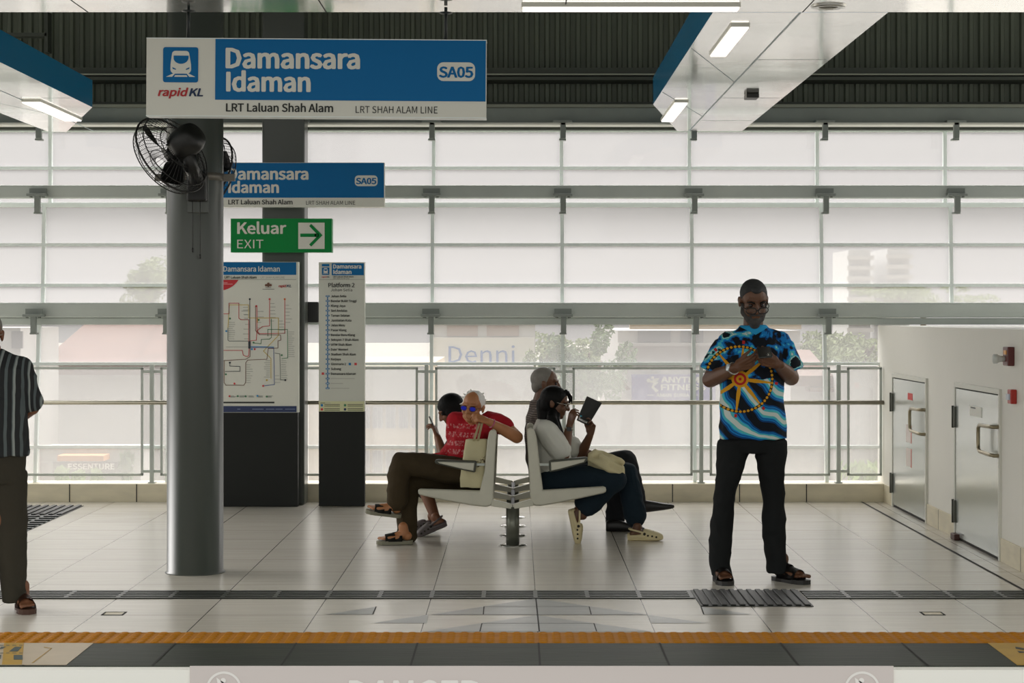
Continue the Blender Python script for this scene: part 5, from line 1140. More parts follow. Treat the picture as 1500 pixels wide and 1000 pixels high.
# wrist watch
bm = B(); wd_ = (RW-RE).normalized(); wp = RW-wd_*.03
uu, vv = frame_of(wd_)
tube(bm, [wp+(uu*math.cos(a)+vv*math.sin(a))*.034 for a in [2*math.pi*i/24 for i in range(24)]], .006, 6, closed=True)
wa = obj('watch', bm, M_CHROME, pr); fc = wp+(Vector((-.25, -1, .35))-wd_*wd_.dot(Vector((-.25, -1, .35)))).normalized()*.035
bm = B(); lathe(bm, fc, [(.020, -.006), (.023, 0), (.022, .006), (.019, .008)], 24, 0, (fc-wp)); obj('watch_face', bm, mat('silver_dial', rgb(196, 208, 214), .2, metal=.4), wa)
# the phone in both hands
def slab(c, w, h, t, u, v, m, name, label, bev=.006):
    u = Vector(u).normalized(); v = Vector(v); v = (v-u*u.dot(v)).normalized(); n = u.cross(v); bm = B(); box(bm, (-w/2, -h/2, -t/2), (w/2, h/2, t/2), 0, bev)
    M = Matrix((u, v, n)).transposed().to_4x4(); M.translation = Vector(c); bm.transform(M); return bm
ph = thing('phone', 'dark mobile phone held up by the standing person in the blue shirt', 'phone', tuple(q(1120, 517, -.34)))
obj('case', slab(q(1120, 516, -.36), .082, .155, .011, (1, -.05, .10), (0, .90, .36), None, '', ''and .004 or .004), mat('phone_case', rgb(30, 34, 32), .3), ph)
bm = B(); c_ = q(1120, 516, -.36)+Vector((.018, -.045, -.019)); lathe(bm, c_, [(.012, -.01), (.012, 0)], 16, 0, (0, .36, -.9)); obj('camera_lens', bm, M_CHROME, ph)

# ============ person in the red shirt, legs crossed, near seat on the left
B0 = 14.35
def q(px, py, dd=0.0): return P(px, py, B0+dd)
pr = thing('person', 'white-haired person in a red printed shirt sitting cross-legged on the bench', 'person', tuple(q(690, 716)))
hd = Head(q(692.5, 596, -.10), (-.34, -1, -.08), (.12, 0, 1), .98)
bd = Blob(.0045, 3); hd.skin(bd)
Lc = Vector((.74, -.67, 0)); Fc = Vector((-.67, -.74, 0))      # chest: towards the person's left, and forward
bd.cap(q(697, 622, -.02), .052, q(692, 603, -.08), .050)
bd.loft([(q(692, 700), Lc, Fc, .14, .11), (q(685, 675), Lc, Fc, .14, .10), (q(692, 645), Lc, Fc, .15, .10), (q(699, 625), Lc, Fc, .15, .08), (q(698, 614), Lc, Fc, .08, .06)])
LSh, LEl, LWr = q(735, 620, -.18), q(757, 640, -.24), q(715, 617, -.33); RSh, REl, RWr = q(668, 618, .10), q(668, 665, .12), q(690, 690, .02)
bd.chain([LSh, LEl], [.050, .044]); bd.chain([LEl, LEl.lerp(LWr, .4), LWr], [.045, .042, .026]); bd.chain([RSh, REl, RWr], [.05, .04, .028])
hand(bd, LWr, (-.55, -.10, .22), (-.5, .5, -.6), (-.2, -.2, 1), .92, (.55, .8, .9, 1.0), thumb=(.5, .6)); hand(bd, RWr, (.6, -.5, -.3), (0, 0, -1), (0, -1, 0), .9)
nHip, nKn, nAn = q(694, 693, -.12), q(588, 677, -.16), q(577, 742, -.18)
fHip, fKn, fAn = q(694, 700, .10), q(600, 702, .02), q(590, 783, -.10)
bd.chain([nHip, nKn, nAn], [.075, .055, .036]); bd.chain([fHip, fKn, fAn], [.075, .055, .036])
nh = q(586, 752, -.18); nf = (q(543, 750, -.20)-q(586, 756, -.18)); fh = Vector((q(604, 795, -.1).x, 14.10, .03)); ff = Vector((-1, -.12, 0)); nup = Vector((-.15, -.15, 1))
foot(bd, nh, nf, .24, up=nup); foot(bd, fh, ff, .24)
bobj('body', bd, SK_TAN, pr); hd.eyes(pr)
hb = Blob(.005, 2); src = Blob(); src.ell(hd.p(0, -.022, .036), hd.r(.082, .094, .084), hd.ax); hb.cut(src, hd.p(0, .040, .062), hd.F*.86-hd.U*.5)
rr = random.Random(5)
for k in range(46):
    a, e = rr.uniform(0, 6.28), rr.uniform(-.1, 1.2); d_ = hd.R*math.cos(a)*math.cos(e)+hd.F*(math.sin(a)*math.cos(e)*.8-.28)+hd.U*math.sin(e)
    if d_.dot(hd.F) > .45: continue
    p0 = hd.p(0, -.02, .03)+d_.normalized()*.072*hd.k; hb.cap(p0, .012, p0+d_.normalized()*rr.uniform(.012, .026)+Vector((rr.uniform(-.012, .012), 0, rr.uniform(-.01, .01))), .005, 8)
bobj('hair', hb, M_HAIRWHITE, pr)
hd.glasses(pr, mat('thin_metal_frame', rgb(90, 60, 50), .3, metal=.6), .024, .017, .100, .000, lens=mat('blue_lens_reflection', rgb(24, 40, 210), .12, spec=.8), thick=.002)  # blue reflections painted into the lens colour
bm = B(); lathe(bm, hd.p(-.002, .0815, -.062), [(.002, -.004), (.013, 0), (.002, .004)], 12, 0, hd.F); obj('mouth', bm, mat('dark_mouth', rgb(50, 24, 22), .5), pr)
def red_shirt():
    m = bpy.data.materials.new('red_print_cotton'); m.use_nodes = True; b = NB(m); v, x, y, z = b.xyz(); b.bsdf.inputs['Roughness'].default_value = .85; b.bsdf.inputs['Specular IOR Level'].default_value = .2
    n = b.noise(v, 4, 2); col = b.mix(n, rgb(140, 20, 32), rgb(182, 32, 44))
    # faded pale print across the chest, in uneven rows
    rows = b.m('GREATER_THAN', b.m('FRACT', b.m('MULTIPLY', z, 17.0)), .42); blot = b.m('GREATER_THAN', b.noise(b.comb(b.m('MULTIPLY', x, 2.6), y, b.m('MULTIPLY', z, 1.6)), 26, 4, .7), .53)
    zl = b.m('MULTIPLY', b.m('GREATER_THAN', z, .17), b.m('LESS_THAN', z, .47)); xl = b.m('MULTIPLY', b.m('GREATER_THAN', x, -.19), b.m('LESS_THAN', x, .06))
    k = b.m('MULTIPLY', b.m('MULTIPLY', rows, blot), b.m('MULTIPLY', zl, xl)); col = b.mix(b.m('MULTIPLY', k, .42), col, rgb(214, 176, 172))
    b.l(col, b.bsdf.inputs['Base Color']); b.bump(b.noise(v, 8, 2, .5, 1.5), .02, .8); return m
sh = Blob(.006, 3)
sh.loft([(q(668, 698, .0), Lc, Fc, .135, .085), (q(667, 685, .0), Lc, Fc, .165, .115), (q(674, 665), Lc, Fc, .168, .128), (q(688, 645), Lc, Fc, .172, .122), (q(697, 628, .0), Lc, Fc, .172, .102), (q(701, 617, .02), Lc, Fc, .135, .08), (q(700, 610, .0), Lc, Fc, .078, .064)], pw=2.2)
sh.chain([q(652, 672, -.06), q(632, 668, -.02)], [.05, .022]); sh.chain([q(668, 690), q(640, 671, -.04)], [.09, .04])
d_ = LEl-LSh; sh.chain([q(717, 620, -.1), LSh+Vector((-.02, 0, .0)), LSh+d_*.30+Vector((-.015, 0, .012))], [.085, .070, .066]); sh.chain([q(684, 622, .08), RSh, RSh+(REl-RSh)*.5], [.08, .072, .07])
bobj('shirt', sh, red_shirt(), pr)
bm = B()
M_OLIVE = cloth('olive_brown_trousers', rgb(64, 54, 38), .9, .007, 7)
tr = Blob(.006, 3)
tr.chain([q(697, 695, -.02), q(684, 694, -.02)], [.115, .115]); tr.chain([nHip, nHip.lerp(nKn, .5), nKn, nKn.lerp(nAn, .35), q(582, 733, -.18)], [.105, .094, .074, .080, .074]); tr.chain([fHip, fKn, fKn.lerp(fAn, .5), q(597, 776, -.09), q(596, 783, -.09)], [.10, .085, .076, .066, .072])
bobj('trousers', tr, M_OLIVE, pr)
M_GREYSOLE = mat('grey_foam_sole', rgb(128, 126, 108), .6); M_DKSTR = mat('dark_strap', rgb(34, 36, 32), .6)
sandal(pr, nh-Vector((0, 0, .002)), nf, .25, M_GREYSOLE, M_DKSTR, up=nup, straps=((.15, .056), (.10, .068))); sandal(pr, fh, ff, .25, M_GREYSOLE, M_DKSTR, straps=((.15, .056), (.10, .068)))
bm = B(); wd_ = (LWr-LEl).normalized(); uu, vv = frame_of(wd_); wp = LWr-wd_*.035; tube(bm, [wp+(uu*math.cos(a)+vv*math.sin(a))*.031 for a in [2*math.pi*i/20 for i in range(20)]], .004, 6, closed=True); obj('wristband', bm, mat('pink_band', rgb(176, 74, 120), .5), pr)
# tote bag on the seat, strap over the shoulder
tb = thing('tote_bag', 'cream canvas tote bag hanging between the red-shirted person and the seat back', 'bag', tuple(q(693, 715, -.28)))
def tq(px, py, dd): return P(px, py, 14.05+dd)
b = Blob(.006, 2); ux = Vector((1, -.15, 0)).normalized(); uy = Vector((.15, 1, 0)).normalized()
b.loft([(tq(692, 713.5, .02), ux, uy, .085, .045), (tq(693, 700, .02), ux, uy, .093, .05), (tq(696, 670, .02), ux, uy, .083, .04), (tq(698, 643, .02), ux, uy, .078, .018)], pw=4)
bobj('bag_body', b, mat('cream_canvas', rgb(196, 188, 152), .85, var=.12, vscale=6, bump=.006, bscale=14), tb)
for x0, x1, x2 in ((694, 702, 705), (700, 706, 709)):
    bm = B(); pts = [tq(x0, 646, -.01), tq((x0+x1)/2, 633, -.02), tq(x1, 620, -.05), tq(x2, 612, .04), tq(x2+8, 612, .2)]
    V = [[bm.verts.new(p+Vector((o_, 0, 0))) for p in pts] for o_ in (-.008, .008)]
    for i in range(4): bm.faces.new((V[0][i], V[1][i], V[1][i+1], V[0][i+1]))
    bmesh.ops.solidify(bm, geom=bm.faces[:], thickness=.003); obj('strap', bm, MATS['cream_canvas'], tb)
bm = B()
for k in range(14): p = tq(706+rr.uniform(-8, 5), 676+rr.uniform(-7, 8), -.035); flat(bm, [p+Vector((rr.uniform(-.014, .014), 0, rr.uniform(-.014, .014))) for _ in range(3)])
obj('printed_sprig', bm, mat('brown_print', rgb(92, 72, 50), .7), tb)

# ============ person with a dark bob, second seat on the left, looking at a phone
C0 = 15.0
def q(px, py, dd=0.0): return P(px, py, C0+dd)
pr = thing('person', 'person with a black bob bending over a phone behind the red-shirted person', 'person', tuple(q(690, 712)))
hd = Head(q(660, 600), (-1, -.12, -.62), (-.4, 0, 1), .98)
bd = Blob(.005, 3); hd.skin(bd); Fx = Vector((-1, 0, 0))
bd.cap(q(684, 620), .055, q(668, 606), .052)
bd.loft([(q(698, 708), Y, Fx, .16, .11), (q(696, 675), Y, Fx, .16, .10), (q(690, 640), Y, Fx, .17, .10), (q(684, 622), Y, Fx, .12, .07)])
for s_ in (-1, 1):
    Sh, El, Wr = q(684, 632, s_*.17), q(650, 668, s_*.16), q(641, 640, s_*.05); bd.chain([Sh, El], [.05, .043]); bd.chain([El, Wr], [.042, .027]); hand(bd, Wr, (-.35, -s_*.2, 1), (-.9, -s_*.3, -.3), (0, -s_*.5, .3), .9, (.6, .6, .7, .8), thumb=(.4, .5))
    Hp, Kn, An = q(694, 704, s_*.10), q(617, 700, s_*.09), q(640, 765, -.22+(s_+1)*.09); bd.chain([Hp, Kn, An], [.085, .060, .034])
cl_n, cl_f = Vector((q(655, 770, -.27).x, 14.62, .075)), Vector((q(645, 770).x, 14.88, .03))
foot(bd, cl_n+Vector((0, 0, .01)), (-1, -.1, -.42), .22); foot(bd, cl_f+Vector((0, 0, .01)), (-1, 0, -.1), .22)
bobj('body', bd, SK_BROWN, pr); hd.eyes(pr)
hb = Blob(.005, 2); src = Blob(); src.ell(hd.p(0, -.018, .022), hd.r(.092, .108, .102), hd.ax); hb.cut(src, hd.p(0, .072, .0), hd.F*.95-hd.U*.2)
hb.ell(hd.p(0, -.06, -.03), hd.r(.082, .065, .08), hd.ax)
for s_ in (-1, 1): hb.ell(hd.p(s_*.074, .0, -.03), hd.r(.020, .055, .07), hd.ax)
bobj('hair', hb, M_HAIRBLK, pr)
sh = Blob(.007, 3); M_DKTOP = cloth('dark_top', rgb(48, 50, 52))
sh.loft([(q(698, 712), Y, Fx, .18, .13), (q(696, 675), Y, Fx, .18, .12), (q(690, 640), Y, Fx, .19, .12), (q(685, 622), Y, Fx, .13, .09)])
for s_ in (-1, 1): sh.chain([q(688, 634, s_*.14), q(684, 632, s_*.17), q(664, 654, s_*.165)], [.07, .068, .062])
bobj('top', sh, M_DKTOP, pr)
sh = Blob(.007, 3)
for s_ in (-1, 1): sh.chain([q(696, 700, s_*.09), q(660, 700, s_*.10), q(617, 702, s_*.09), q(622, 716, s_*.085)], [.11, .10, .078, .07])
bobj('shorts', sh, M_DKTOP, pr)
M_CLOGD = mat('dusky_clog', rgb(92, 84, 84), .55)
clog(pr, cl_n, (-1, -.1, -.42), .24, M_CLOGD); clog(pr, cl_f, (-1, 0, -.10), .24, M_CLOGD)
ph = thing('phone', 'mobile phone in the hands of the person with the black bob', 'phone', tuple(q(631, 622)))
obj('case', slab(q(634.5, 622), .072, .145, .009, (0, 1, 0), (-.45, 0, 1), None, '', '', .004), MATS['phone_case'], ph)

# ============ person reading, near seat on the right
R0 = 14.34
def q(px, py, dd=0.0): return P(px, py, R0+dd)
pr = thing('person', 'person with long black hair and a white blouse reading a book on the bench', 'person', tuple(q(815, 714)))
Fx = Vector((1, 0, 0))
hd = Head(q(813.5, 590), (1, -.14, -.22), (.15, 0, 1), .98)
bd = Blob(.0045, 3); hd.skin(bd)
bd.cap(q(800, 620), .048, q(808, 602), .047)
bd.loft([(q(812, 706), Y, Fx, .15, .11), (q(806, 680), Y, Fx, .14, .10), (q(802, 645), Y, Fx, .15, .10), (q(799, 622), Y, Fx, .13, .07)])
nS, nE, nW = q(800, 630, -.17), q(826, 666, -.19), q(834.5, 622, -.14); fS, fE, fW = q(806, 630, .16), q(850, 668, .14), q(865, 636, .02)
bd.chain([nS, nE], [.045, .042]); bd.chain([nE, nE.lerp(nW, .4), nW], [.042, .038, .0245]); bd.chain([fS, fE], [.045, .040]); bd.chain([fE, fE.lerp(fW, .4), fW], [.040, .037, .0245])
hand(bd, nW, (.28, .05, 1), (.75, .65, 0), (.2, .4, .4), .90, (.45, .6, .75, .9), thumb=(.6, .5)); hand(bd, fW, (.12, -.15, 1), (-.55, -.6, 0), (-.6, 0, .3), .90, (.35, .55, .75, .9), thumb=(.6, .4))
nH, nK, nA = q(806, 703, -.10), q(900, 701, -.12), q(843, 752, -.14); fH, fK, fA = q(806, 703, .10), q(918, 694, .10), q(934, 774, .05)
bd.chain([nH, nK, nA], [.08, .058, .036]); bd.chain([fH, fK, fA], [.08, .058, .036])
ch_n = q(832, 748, -.15); cf_n = (q(839, 797, -.15)-q(830, 750, -.15)); cup_n = Vector((1, 0, .12)); ch_f = Vector((q(921, 785, 0).x, 14.36, .0)); cf_f = Vector((1, -.08, 0))
foot(bd, ch_n+Vector((.012, 0, 0)), cf_n, .215, up=cup_n); foot(bd, ch_f+Vector((.01, 0, .018)), cf_f, .215)
bobj('body', bd, SK_DARK, pr); hd.eyes(pr)
hb = Blob(.005, 2); src = Blob(); src.ell(hd.p(0, -.018, .030), hd.r(.088, .106, .096), hd.ax); hb.cut(src, hd.p(0, .052, .035), hd.F*.9-hd.U*.45)
hb.ell(hd.p(0, -.062, -.03), hd.r(.076, .058, .085), hd.ax)
hb.chain([hd.p(0, -.075, -.03), q(798, 618, -.01), q(795, 634, .0)], [.062, .05, .03])
hb.chain([hd.p(-.078, -.01, .0), q(808, 612, -.12), q(815, 632, -.15), q(826, 655, -.15)], [.032, .036, .034, .018]); hb.chain([hd.p(-.07, .02, .0), q(814, 616, -.10), q(822, 640, -.13)], [.020, .030, .028])
hb.chain([hd.p(-.045, .07, .095), hd.p(-.06, .095, .04), hd.p(-.064, .092, -.01)], [.012, .009, .005]); hb.chain([hd.p(.02, .06, .105), hd.p(.0, .105, .07), hd.p(-.02, .118, .02)], [.012, .009, .004])
bobj('hair', hb, M_HAIRBLK, pr)
hd.glasses(pr, mat('pale_metal_frame', rgb(190, 186, 176), .25, metal=.8), .024, .017, .100, .002, thick=.0022)
sh = Blob(.006, 3); M_BLOUSE = cloth('white_blouse', rgb(206, 206, 198), .85, .010, 8)
sh.loft([(q(813, 713.5), Y, Fx, .165, .13), (q(810, 700), Y, Fx, .175, .145), (q(808, 675), Y, Fx, .172, .145), (q(805, 650), Y, Fx, .178, .130), (q(801, 632), Y, Fx, .172, .10), (q(798, 621), Y, Fx, .12, .07), (q(798, 614), Y, Fx, .065, .055)], pw=2.2)
sh.chain([q(802, 634, -.13), nS, nS.lerp(nE, .45), nS.lerp(nE, .74)], [.075, .074, .082, .084]); sh.chain([q(806, 634, .12), fS, fS.lerp(fE, .45), fS.lerp(fE, .7)], [.075, .072, .080, .082])
bobj('blouse', sh, M_BLOUSE, pr)
tr = Blob(.006, 3); M_DENIM = cloth('dark_denim', rgb(27, 40, 50), .9, .008, 7)
tr.chain([q(803, 702), q(812, 700)], [.115, .115]); tr.chain([nH, nH.lerp(nK, .5), nK], [.10, .098, .088]); tr.chain([nK, nK.lerp(nA, .5), q(861, 737, -.13)], [.088, .092, .092])
tr.chain([fH, fH.lerp(fK, .5), fK], [.10, .096, .080]); tr.chain([fK, fK.lerp(fA, .5), q(931, 757, .06)], [.080, .080, .078])
bobj('jeans', tr, M_DENIM, pr)
M_CLOGC = mat('cream_clog', rgb(214, 200, 158), .55, var=.1, vscale=12)
clog(pr, ch_n, cf_n, .25, M_CLOGC, up=cup_n); clog(pr, ch_f, cf_f, .25, M_CLOGC)
bm = B(); wd_ = (nW-nE).normalized(); uu, vv = frame_of(wd_); wp = nW-wd_*.03; tube(bm, [wp+(uu*math.cos(a)+vv*math.sin(a))*.028 for a in [2*math.pi*i/20 for i in range(20)]], .006, 6, closed=True); wa = obj('watch', bm, mat('pale_watch_band', rgb(170, 166, 150), .5), pr)
bm = slab(wp+Vector((-.0, -.031, 0)), .036, .030, .010, (1, 0, 0), (0, 0, 1), None, '', '', .003); obj('watch_face', bm, M_BLKPL, wa)
# book
bk = thing('book', 'open black-covered book with a white label, held up by the person in the white blouse', 'book', tuple(q(862, 623, .0)))
c00, c10, c11, c01 = q(845, 615.5, -.03), q(862, 623, .0), q(882, 590, .01), q(860, 580, -.02)
nn = (c10-c00).cross(c01-c00).normalized(); nn = -nn if nn.y < 0 else nn
bm = B(); prism(bm, [c00, c10, c11, c01], nn*.003); obj('back_cover', bm, mat('black_cover', rgb(28, 29, 30), .4), bk)
bm = B(); L_ = lambda a, b_: c00+(c10-c00)*a+(c01-c00)*b_
prism(bm, [L_(.03, .02)+nn*.003, L_(.98, .02)+nn*.003, L_(.98, .98)+nn*.003, L_(.03, .98)+nn*.003], nn*.012); obj('pages', bm, mat('page_white', rgb(220, 216, 204), .7), bk)
off = nn*.020+Vector((.0, .0, 0)); bm = B(); prism(bm, [c10, c10+nn*.10+(c00-c10)*.25, c11+nn*.10+(c00-c10)*.25, c11], (c11-c10).cross(nn).normalized()*.003); obj('front_cover', bm, MATS['black_cover'], bk)
g = -nn*.001
bm = B(); flat(bm, [L_(a, b_)+g for a, b_ in ((.08, .05), (.80, .05), (.80, .24), (.08, .24))], 0); flat(bm, [L_(a, b_)+g*1.6 for a, b_ in ((.08, .19), (.80, .19), (.80, .24), (.08, .24))], 1)
for k in range(9): a = .40+k*.04; flat(bm, [L_(x, b_)+g*2 for x, b_ in ((a, .07), (a+.02, .07), (a+.02, .14), (a, .14))], 2)
obj('cover_label', bm, [mat('label_white', rgb(226, 228, 226), .5), mat('label_blue', rgb(60, 160, 190), .5), M_BLACKTXT], bk)
bm = B()
for y0, n_ in ((.84, 3), (.62, 5), (.36, 3)):
    for k in range(n_): b_ = y0-k*.035; flat(bm, [L_(x, z)+g for x, z in ((.16, b_), (.82-.1*(k % 2), b_), (.82-.1*(k % 2), b_+.012), (.16, b_+.012))])
obj('cover_text', bm, mat('dim_grey_print', rgb(92, 94, 94), .5), bk)
# bundled cream bag on the lap
b = Blob(.006, 3); c0 = q(888, 683, -.08)
b.loft([(q(862, 676, -.06), Y, ZUP, .05, .06), (q(872, 675, -.06), Y, ZUP, .10, .085), (q(888, 682, -.07), Y, ZUP, .12, .085), (q(903, 688, -.08), Y, ZUP, .115, .07), (q(914, 692, -.08), Y, ZUP, .08, .045)], pw=2.3)
b.chain([q(866, 668, -.16), q(872, 664, -.12), q(882, 664.5, -.1), q(896, 670, -.14), q(912, 677, -.14)], [.020, .024, .022, .022, .018]); b.chain([q(864, 672, -.17), q(874, 676, -.185), q(892, 686, -.19), q(906, 690, -.18)], [.018, .022, .024, .02]); b.chain([q(880, 668, -.17), q(893, 677, -.19), q(908, 684, -.19)], [.016, .018, .016])
b.ell(q(884, 677, -.10), (.105, .11, .055)); b.fold = .007
solo('cloth_bag', b, mat('cream_knit', rgb(206, 196, 158), .9, var=.12, vscale=10, bump=.008, bscale=22), 'bundled cream cloth bag on the lap of the reading person', 'bag', smooth=True)

# ============ grey-haired person, second seat on the right
O0 = 15.0
def q(px, py, dd=0.0): return P(px, py, O0+dd)
pr = thing('person', 'grey-haired person in a brown checked shirt sitting behind the reading person', 'person', tuple(q(812, 712)))
hd = Head(q(799.5, 562), (1, -.02, -.05), (0, 0, 1), 1.03)
bd = Blob(.005, 3); hd.skin(bd)
bd.cap(q(790, 592), .058, q(796, 572), .055)
bd.loft([(q(806, 705), Y, Fx, .16, .12), (q(800, 670), Y, Fx, .165, .12), (q(794, 625), Y, Fx, .18, .11), (q(790, 597), Y, Fx, .12, .07)])
for s_ in (-1, 1):
    Sh, El, Wr = q(792, 610, s_*.19), q(815, 665, s_*.22), q(863, 664, s_*.08); bd.chain([Sh, El], [.055, .047]); bd.chain([El, Wr], [.045, .03]); hand(bd, Wr, (1, -s_*.4, -.15), (0, 0, -1), (0, -s_, 0), 1.0, (.3, .35, .4, .4))
nH, nK, nA = q(812, 700, -.10), q(916, 676, -.10), q(935, 742, -.05); fH, fK, fA = q(812, 700, .10), q(908, 690, .08), q(898, 770, .0)
bd.chain([nH, nK, nA], [.08, .058, .038]); bd.chain([fH, fK, fA], [.08, .058, .038]); bobj('body', bd, SK_DARK, pr); hd.eyes(pr)
hb = Blob(.005, 2); src = Blob(); src.ell(hd.p(0, -.020, .036), hd.r(.080, .096, .086), hd.ax); hb.cut(src, hd.p(0, .020, .045), hd.F*.9-hd.U*.42); hb.ell(hd.p(0, -.068, -.015), hd.r(.062, .038, .055), hd.ax); bobj('hair', hb, M_HAIRGREY, pr)
def check():
    m = bpy.data.materials.new('brown_check_cotton'); m.use_nodes = True; b = NB(m); v, x, y, z = b.xyz(); b.bsdf.inputs['Roughness'].default_value = .85
    a = b.m('GREATER_THAN', b.m('FRACT', b.m('MULTIPLY', z, 62.0)), .62); c = b.m('GREATER_THAN', b.m('FRACT', b.m('MULTIPLY', b.m('ADD', x, y), 62.0)), .62)
    col = b.mix(b.m('MULTIPLY', a, .6), rgb(78, 66, 60), rgb(140, 128, 118)); col = b.mix(b.m('MULTIPLY', c, .4), col, rgb(40, 34, 34)); b.l(col, b.bsdf.inputs['Base Color']); b.bump(b.noise(v, 9, 2), .012, .7); return m
sh = Blob(.006, 3)
sh.loft([(q(806, 712), Y, Fx, .18, .14), (q(800, 675), Y, Fx, .19, .15), (q(796, 640), Y, Fx, .20, .14), (q(791, 610), Y, Fx, .19, .105), (q(789, 597), Y, Fx, .12, .075), (q(789, 587), Y, Fx, .07, .064)])
for s_ in (-1, 1): sh.chain([q(794, 614, s_*.15), q(792, 612, s_*.19), q(806, 645, s_*.215)], [.075, .075, .070])
bobj('shirt', sh, check(), pr)
tr = Blob(.006, 3); tr.chain([nH, nH.lerp(nK, .5), nK, nA], [.105, .10, .085, .07]); tr.chain([fH, fH.lerp(fK, .5), fK, q(901, 764, .01)], [.105, .10, .085, .072]); tr.chain([q(806, 700), q(815, 700)], [.12, .12]); bobj('trousers', tr, cloth('charcoal_trousers', rgb(34, 36, 40)), pr)
def shoe(par, heel, fwd, L, m, up=ZUP):
    h = Vector(heel); f = Vector(fwd).normalized(); u = Vector(up); u = (u-f*u.dot(f)).normalized(); s = f.cross(u); k = L/.27; b = Blob(.005, 3)
    P_ = lambda a, z: h+(f*a+u*z)*k
    b.loft([(P_(-.01, .035), s, u, .026*k, .034*k), (P_(.01, .042), s, u, .036*k, .042*k), (P_(.07, .045), s, u, .038*k, .045*k), (P_(.13, .036), s, u, .042*k, .036*k), (P_(.2, .025), s, u, .045*k, .025*k), (P_(.25, .02), s, u, .034*k, .018*k), (P_(.27, .018), s, u, .016*k, .010*k)], pw=2.6)
    bobj('shoe', b, m, par)
M_SHOE = mat('black_shoe', rgb(26, 24, 24), .4)
shoe(pr, q(934, 752, -.05), (q(973, 748, -.05)-q(936, 753, -.05)), .28, M_SHOE, (-.1, 0, 1)); shoe(pr, Vector((q(889, 780).x, 14.95, .0)), (1, -.05, 0), .28, M_SHOE)

# ============ person at the left edge in a striped shirt
E0 = 10.95
def q(px, py, dd=0.0): return P(px, py, E0+dd)
pr = thing('person', 'person in a dark striped shirt standing at the left edge, hands behind the back', 'person', (P(-8, 890, E0).x, E0, 0))
hd = Head(q(-19, 490, -.03), (.25, -1, -.1), (0, 0, 1), 1.05)
bd = Blob(.0055, 3); hd.skin(bd); bd.cap(q(-17, 522, .03), .06, q(-18, 500, 0), .056)
bd.loft([(q(-14, 690), X, Y, .15, .11), (q(-14, 650), X, Y, .17, .12), (q(-14, 590), X, Y, .17, .11), (q(-15, 540), X, Y, .18, .10), (q(-16, 520, .02), X, Y, .10, .07)])
for s_, sx, ex, wx in ((-1, -62, -80, -40), (1, 32, 46, 22)):
    Sh, El, Wr = q(sx, 538, .02), q(ex, 596, .06), q(wx, 618, .17); bd.chain([Sh, El], [.055, .046]); bd.chain([El, Wr], [.044, .03]); hand(bd, Wr, (-s_, .15, -.25), (0, 1, 0), (0, 0, 1), 1.0, (.4, .5, .5, .6))
rh, lh = Vector((q(24, 880).x, E0+.10, .028)), Vector((q(-40, 880).x, E0+.10, .028)); e_f = Vector((.42, -1, 0)); e_g = Vector((-.2, -1, 0))
for hx_, kx, ax_ in ((6, 12, 24), (-36, -40, -42)): bd.chain([q(hx_, 690), q(kx, 790), q(ax_, 872, .04)], [.085, .058, .04])
foot(bd, rh, e_f, .26); foot(bd, lh, e_g, .26); bobj('body', bd, SK_BROWN, pr); hd.eyes(pr)
hb = Blob(.005, 2); src = Blob(); src.ell(hd.p(0, -.02, .038), hd.r(.079, .096, .085), hd.ax); hb.cut(src, hd.p(0, .025, .05), hd.F*.85-hd.U*.5); bobj('hair', hb, M_HAIRGREY, pr)
hd.glasses(pr, mat('pale_metal_frame', rgb(190, 186, 176), .25, metal=.8), .026, .019, .104, .0, thick=.002)
def stripes():
    m = bpy.data.materials.new('striped_cotton'); m.use_nodes = True; b = NB(m); v, x, y, z = b.xyz(); b.bsdf.inputs['Roughness'].default_value = .85
    xx = b.m('ADD', x, b.m('MULTIPLY', b.noise(v, 2.5), .03)); xx = b.m('ADD', xx, b.m('MULTIPLY', b.m('MAXIMUM', 0.0, b.m('SUBTRACT', x, .16)), .4))
    a = b.m('GREATER_THAN', b.m('FRACT', b.m('MULTIPLY', xx, 26.0)), .60); c = b.m('GREATER_THAN', b.m('FRACT', b.m('MULTIPLY', xx, 13.0)), .86)
    col = b.mix(a, rgb(30, 33, 36), rgb(86, 96, 98)); col = b.mix(c, col, rgb(140, 148, 146)); b.l(col, b.bsdf.inputs['Base Color']); b.bump(b.noise(v, 8, 2, .5, 1), .016, .7); return m
sh = Blob(.006, 3)
sh.loft([(q(-13, 667), X, Y, .205, .145), (q(-13, 640), X, Y, .200, .145), (q(-14, 590), X, Y, .190, .14), (q(-14, 560), X, Y, .195, .135), (q(-15, 540), X, Y, .198, .12), (q(-15, 524, .02), X, Y, .15, .09), (q(-16, 512, .03), X, Y, .085, .075)], pw=2.25)
for s_, sx, ex in ((-1, -62, -80), (1, 30, 47)):
    Sh, El = q(sx, 541, .02), q(ex, 594, .06); sh.chain([q(sx-s_*14, 540, .02), Sh, Sh.lerp(El, .55), Sh.lerp(El, .88)], [.075, .070, .066, .066])
bobj('shirt', sh, stripes(), pr)
tr = Blob(.006, 3); tr.loft([(q(-14, 706), X, Y, .188, .125), (q(-14, 660), X, Y, .194, .135), (q(-14, 640), X, Y, .18, .12)])
for pts in (((12, 690, .098, .115), (16, 750, .086, .10), (17, 800, .078, .09), (20, 850, .066, .08), (22, 880, .062, .08)), ((-38, 690, .098, .115), (-42, 780, .085, .095), (-44, 850, .068, .08), (-44, 880, .064, .08))):
    tr.loft([(q(px, py, .02), X, Y, a, c) for px, py, a, c in pts])
bobj('trousers', tr, cloth('dark_grey_trousers', rgb(58, 55, 47), .9, .005, 6), pr)
M_BRS = mat('brown_sandal', rgb(72, 44, 30), .5)
sandal(pr, rh, e_f, .275, M_BRS, M_BRS, straps=((.15, .06),)); sandal(pr, lh, e_g, .275, M_BRS, M_BRS, straps=((.15, .06),))
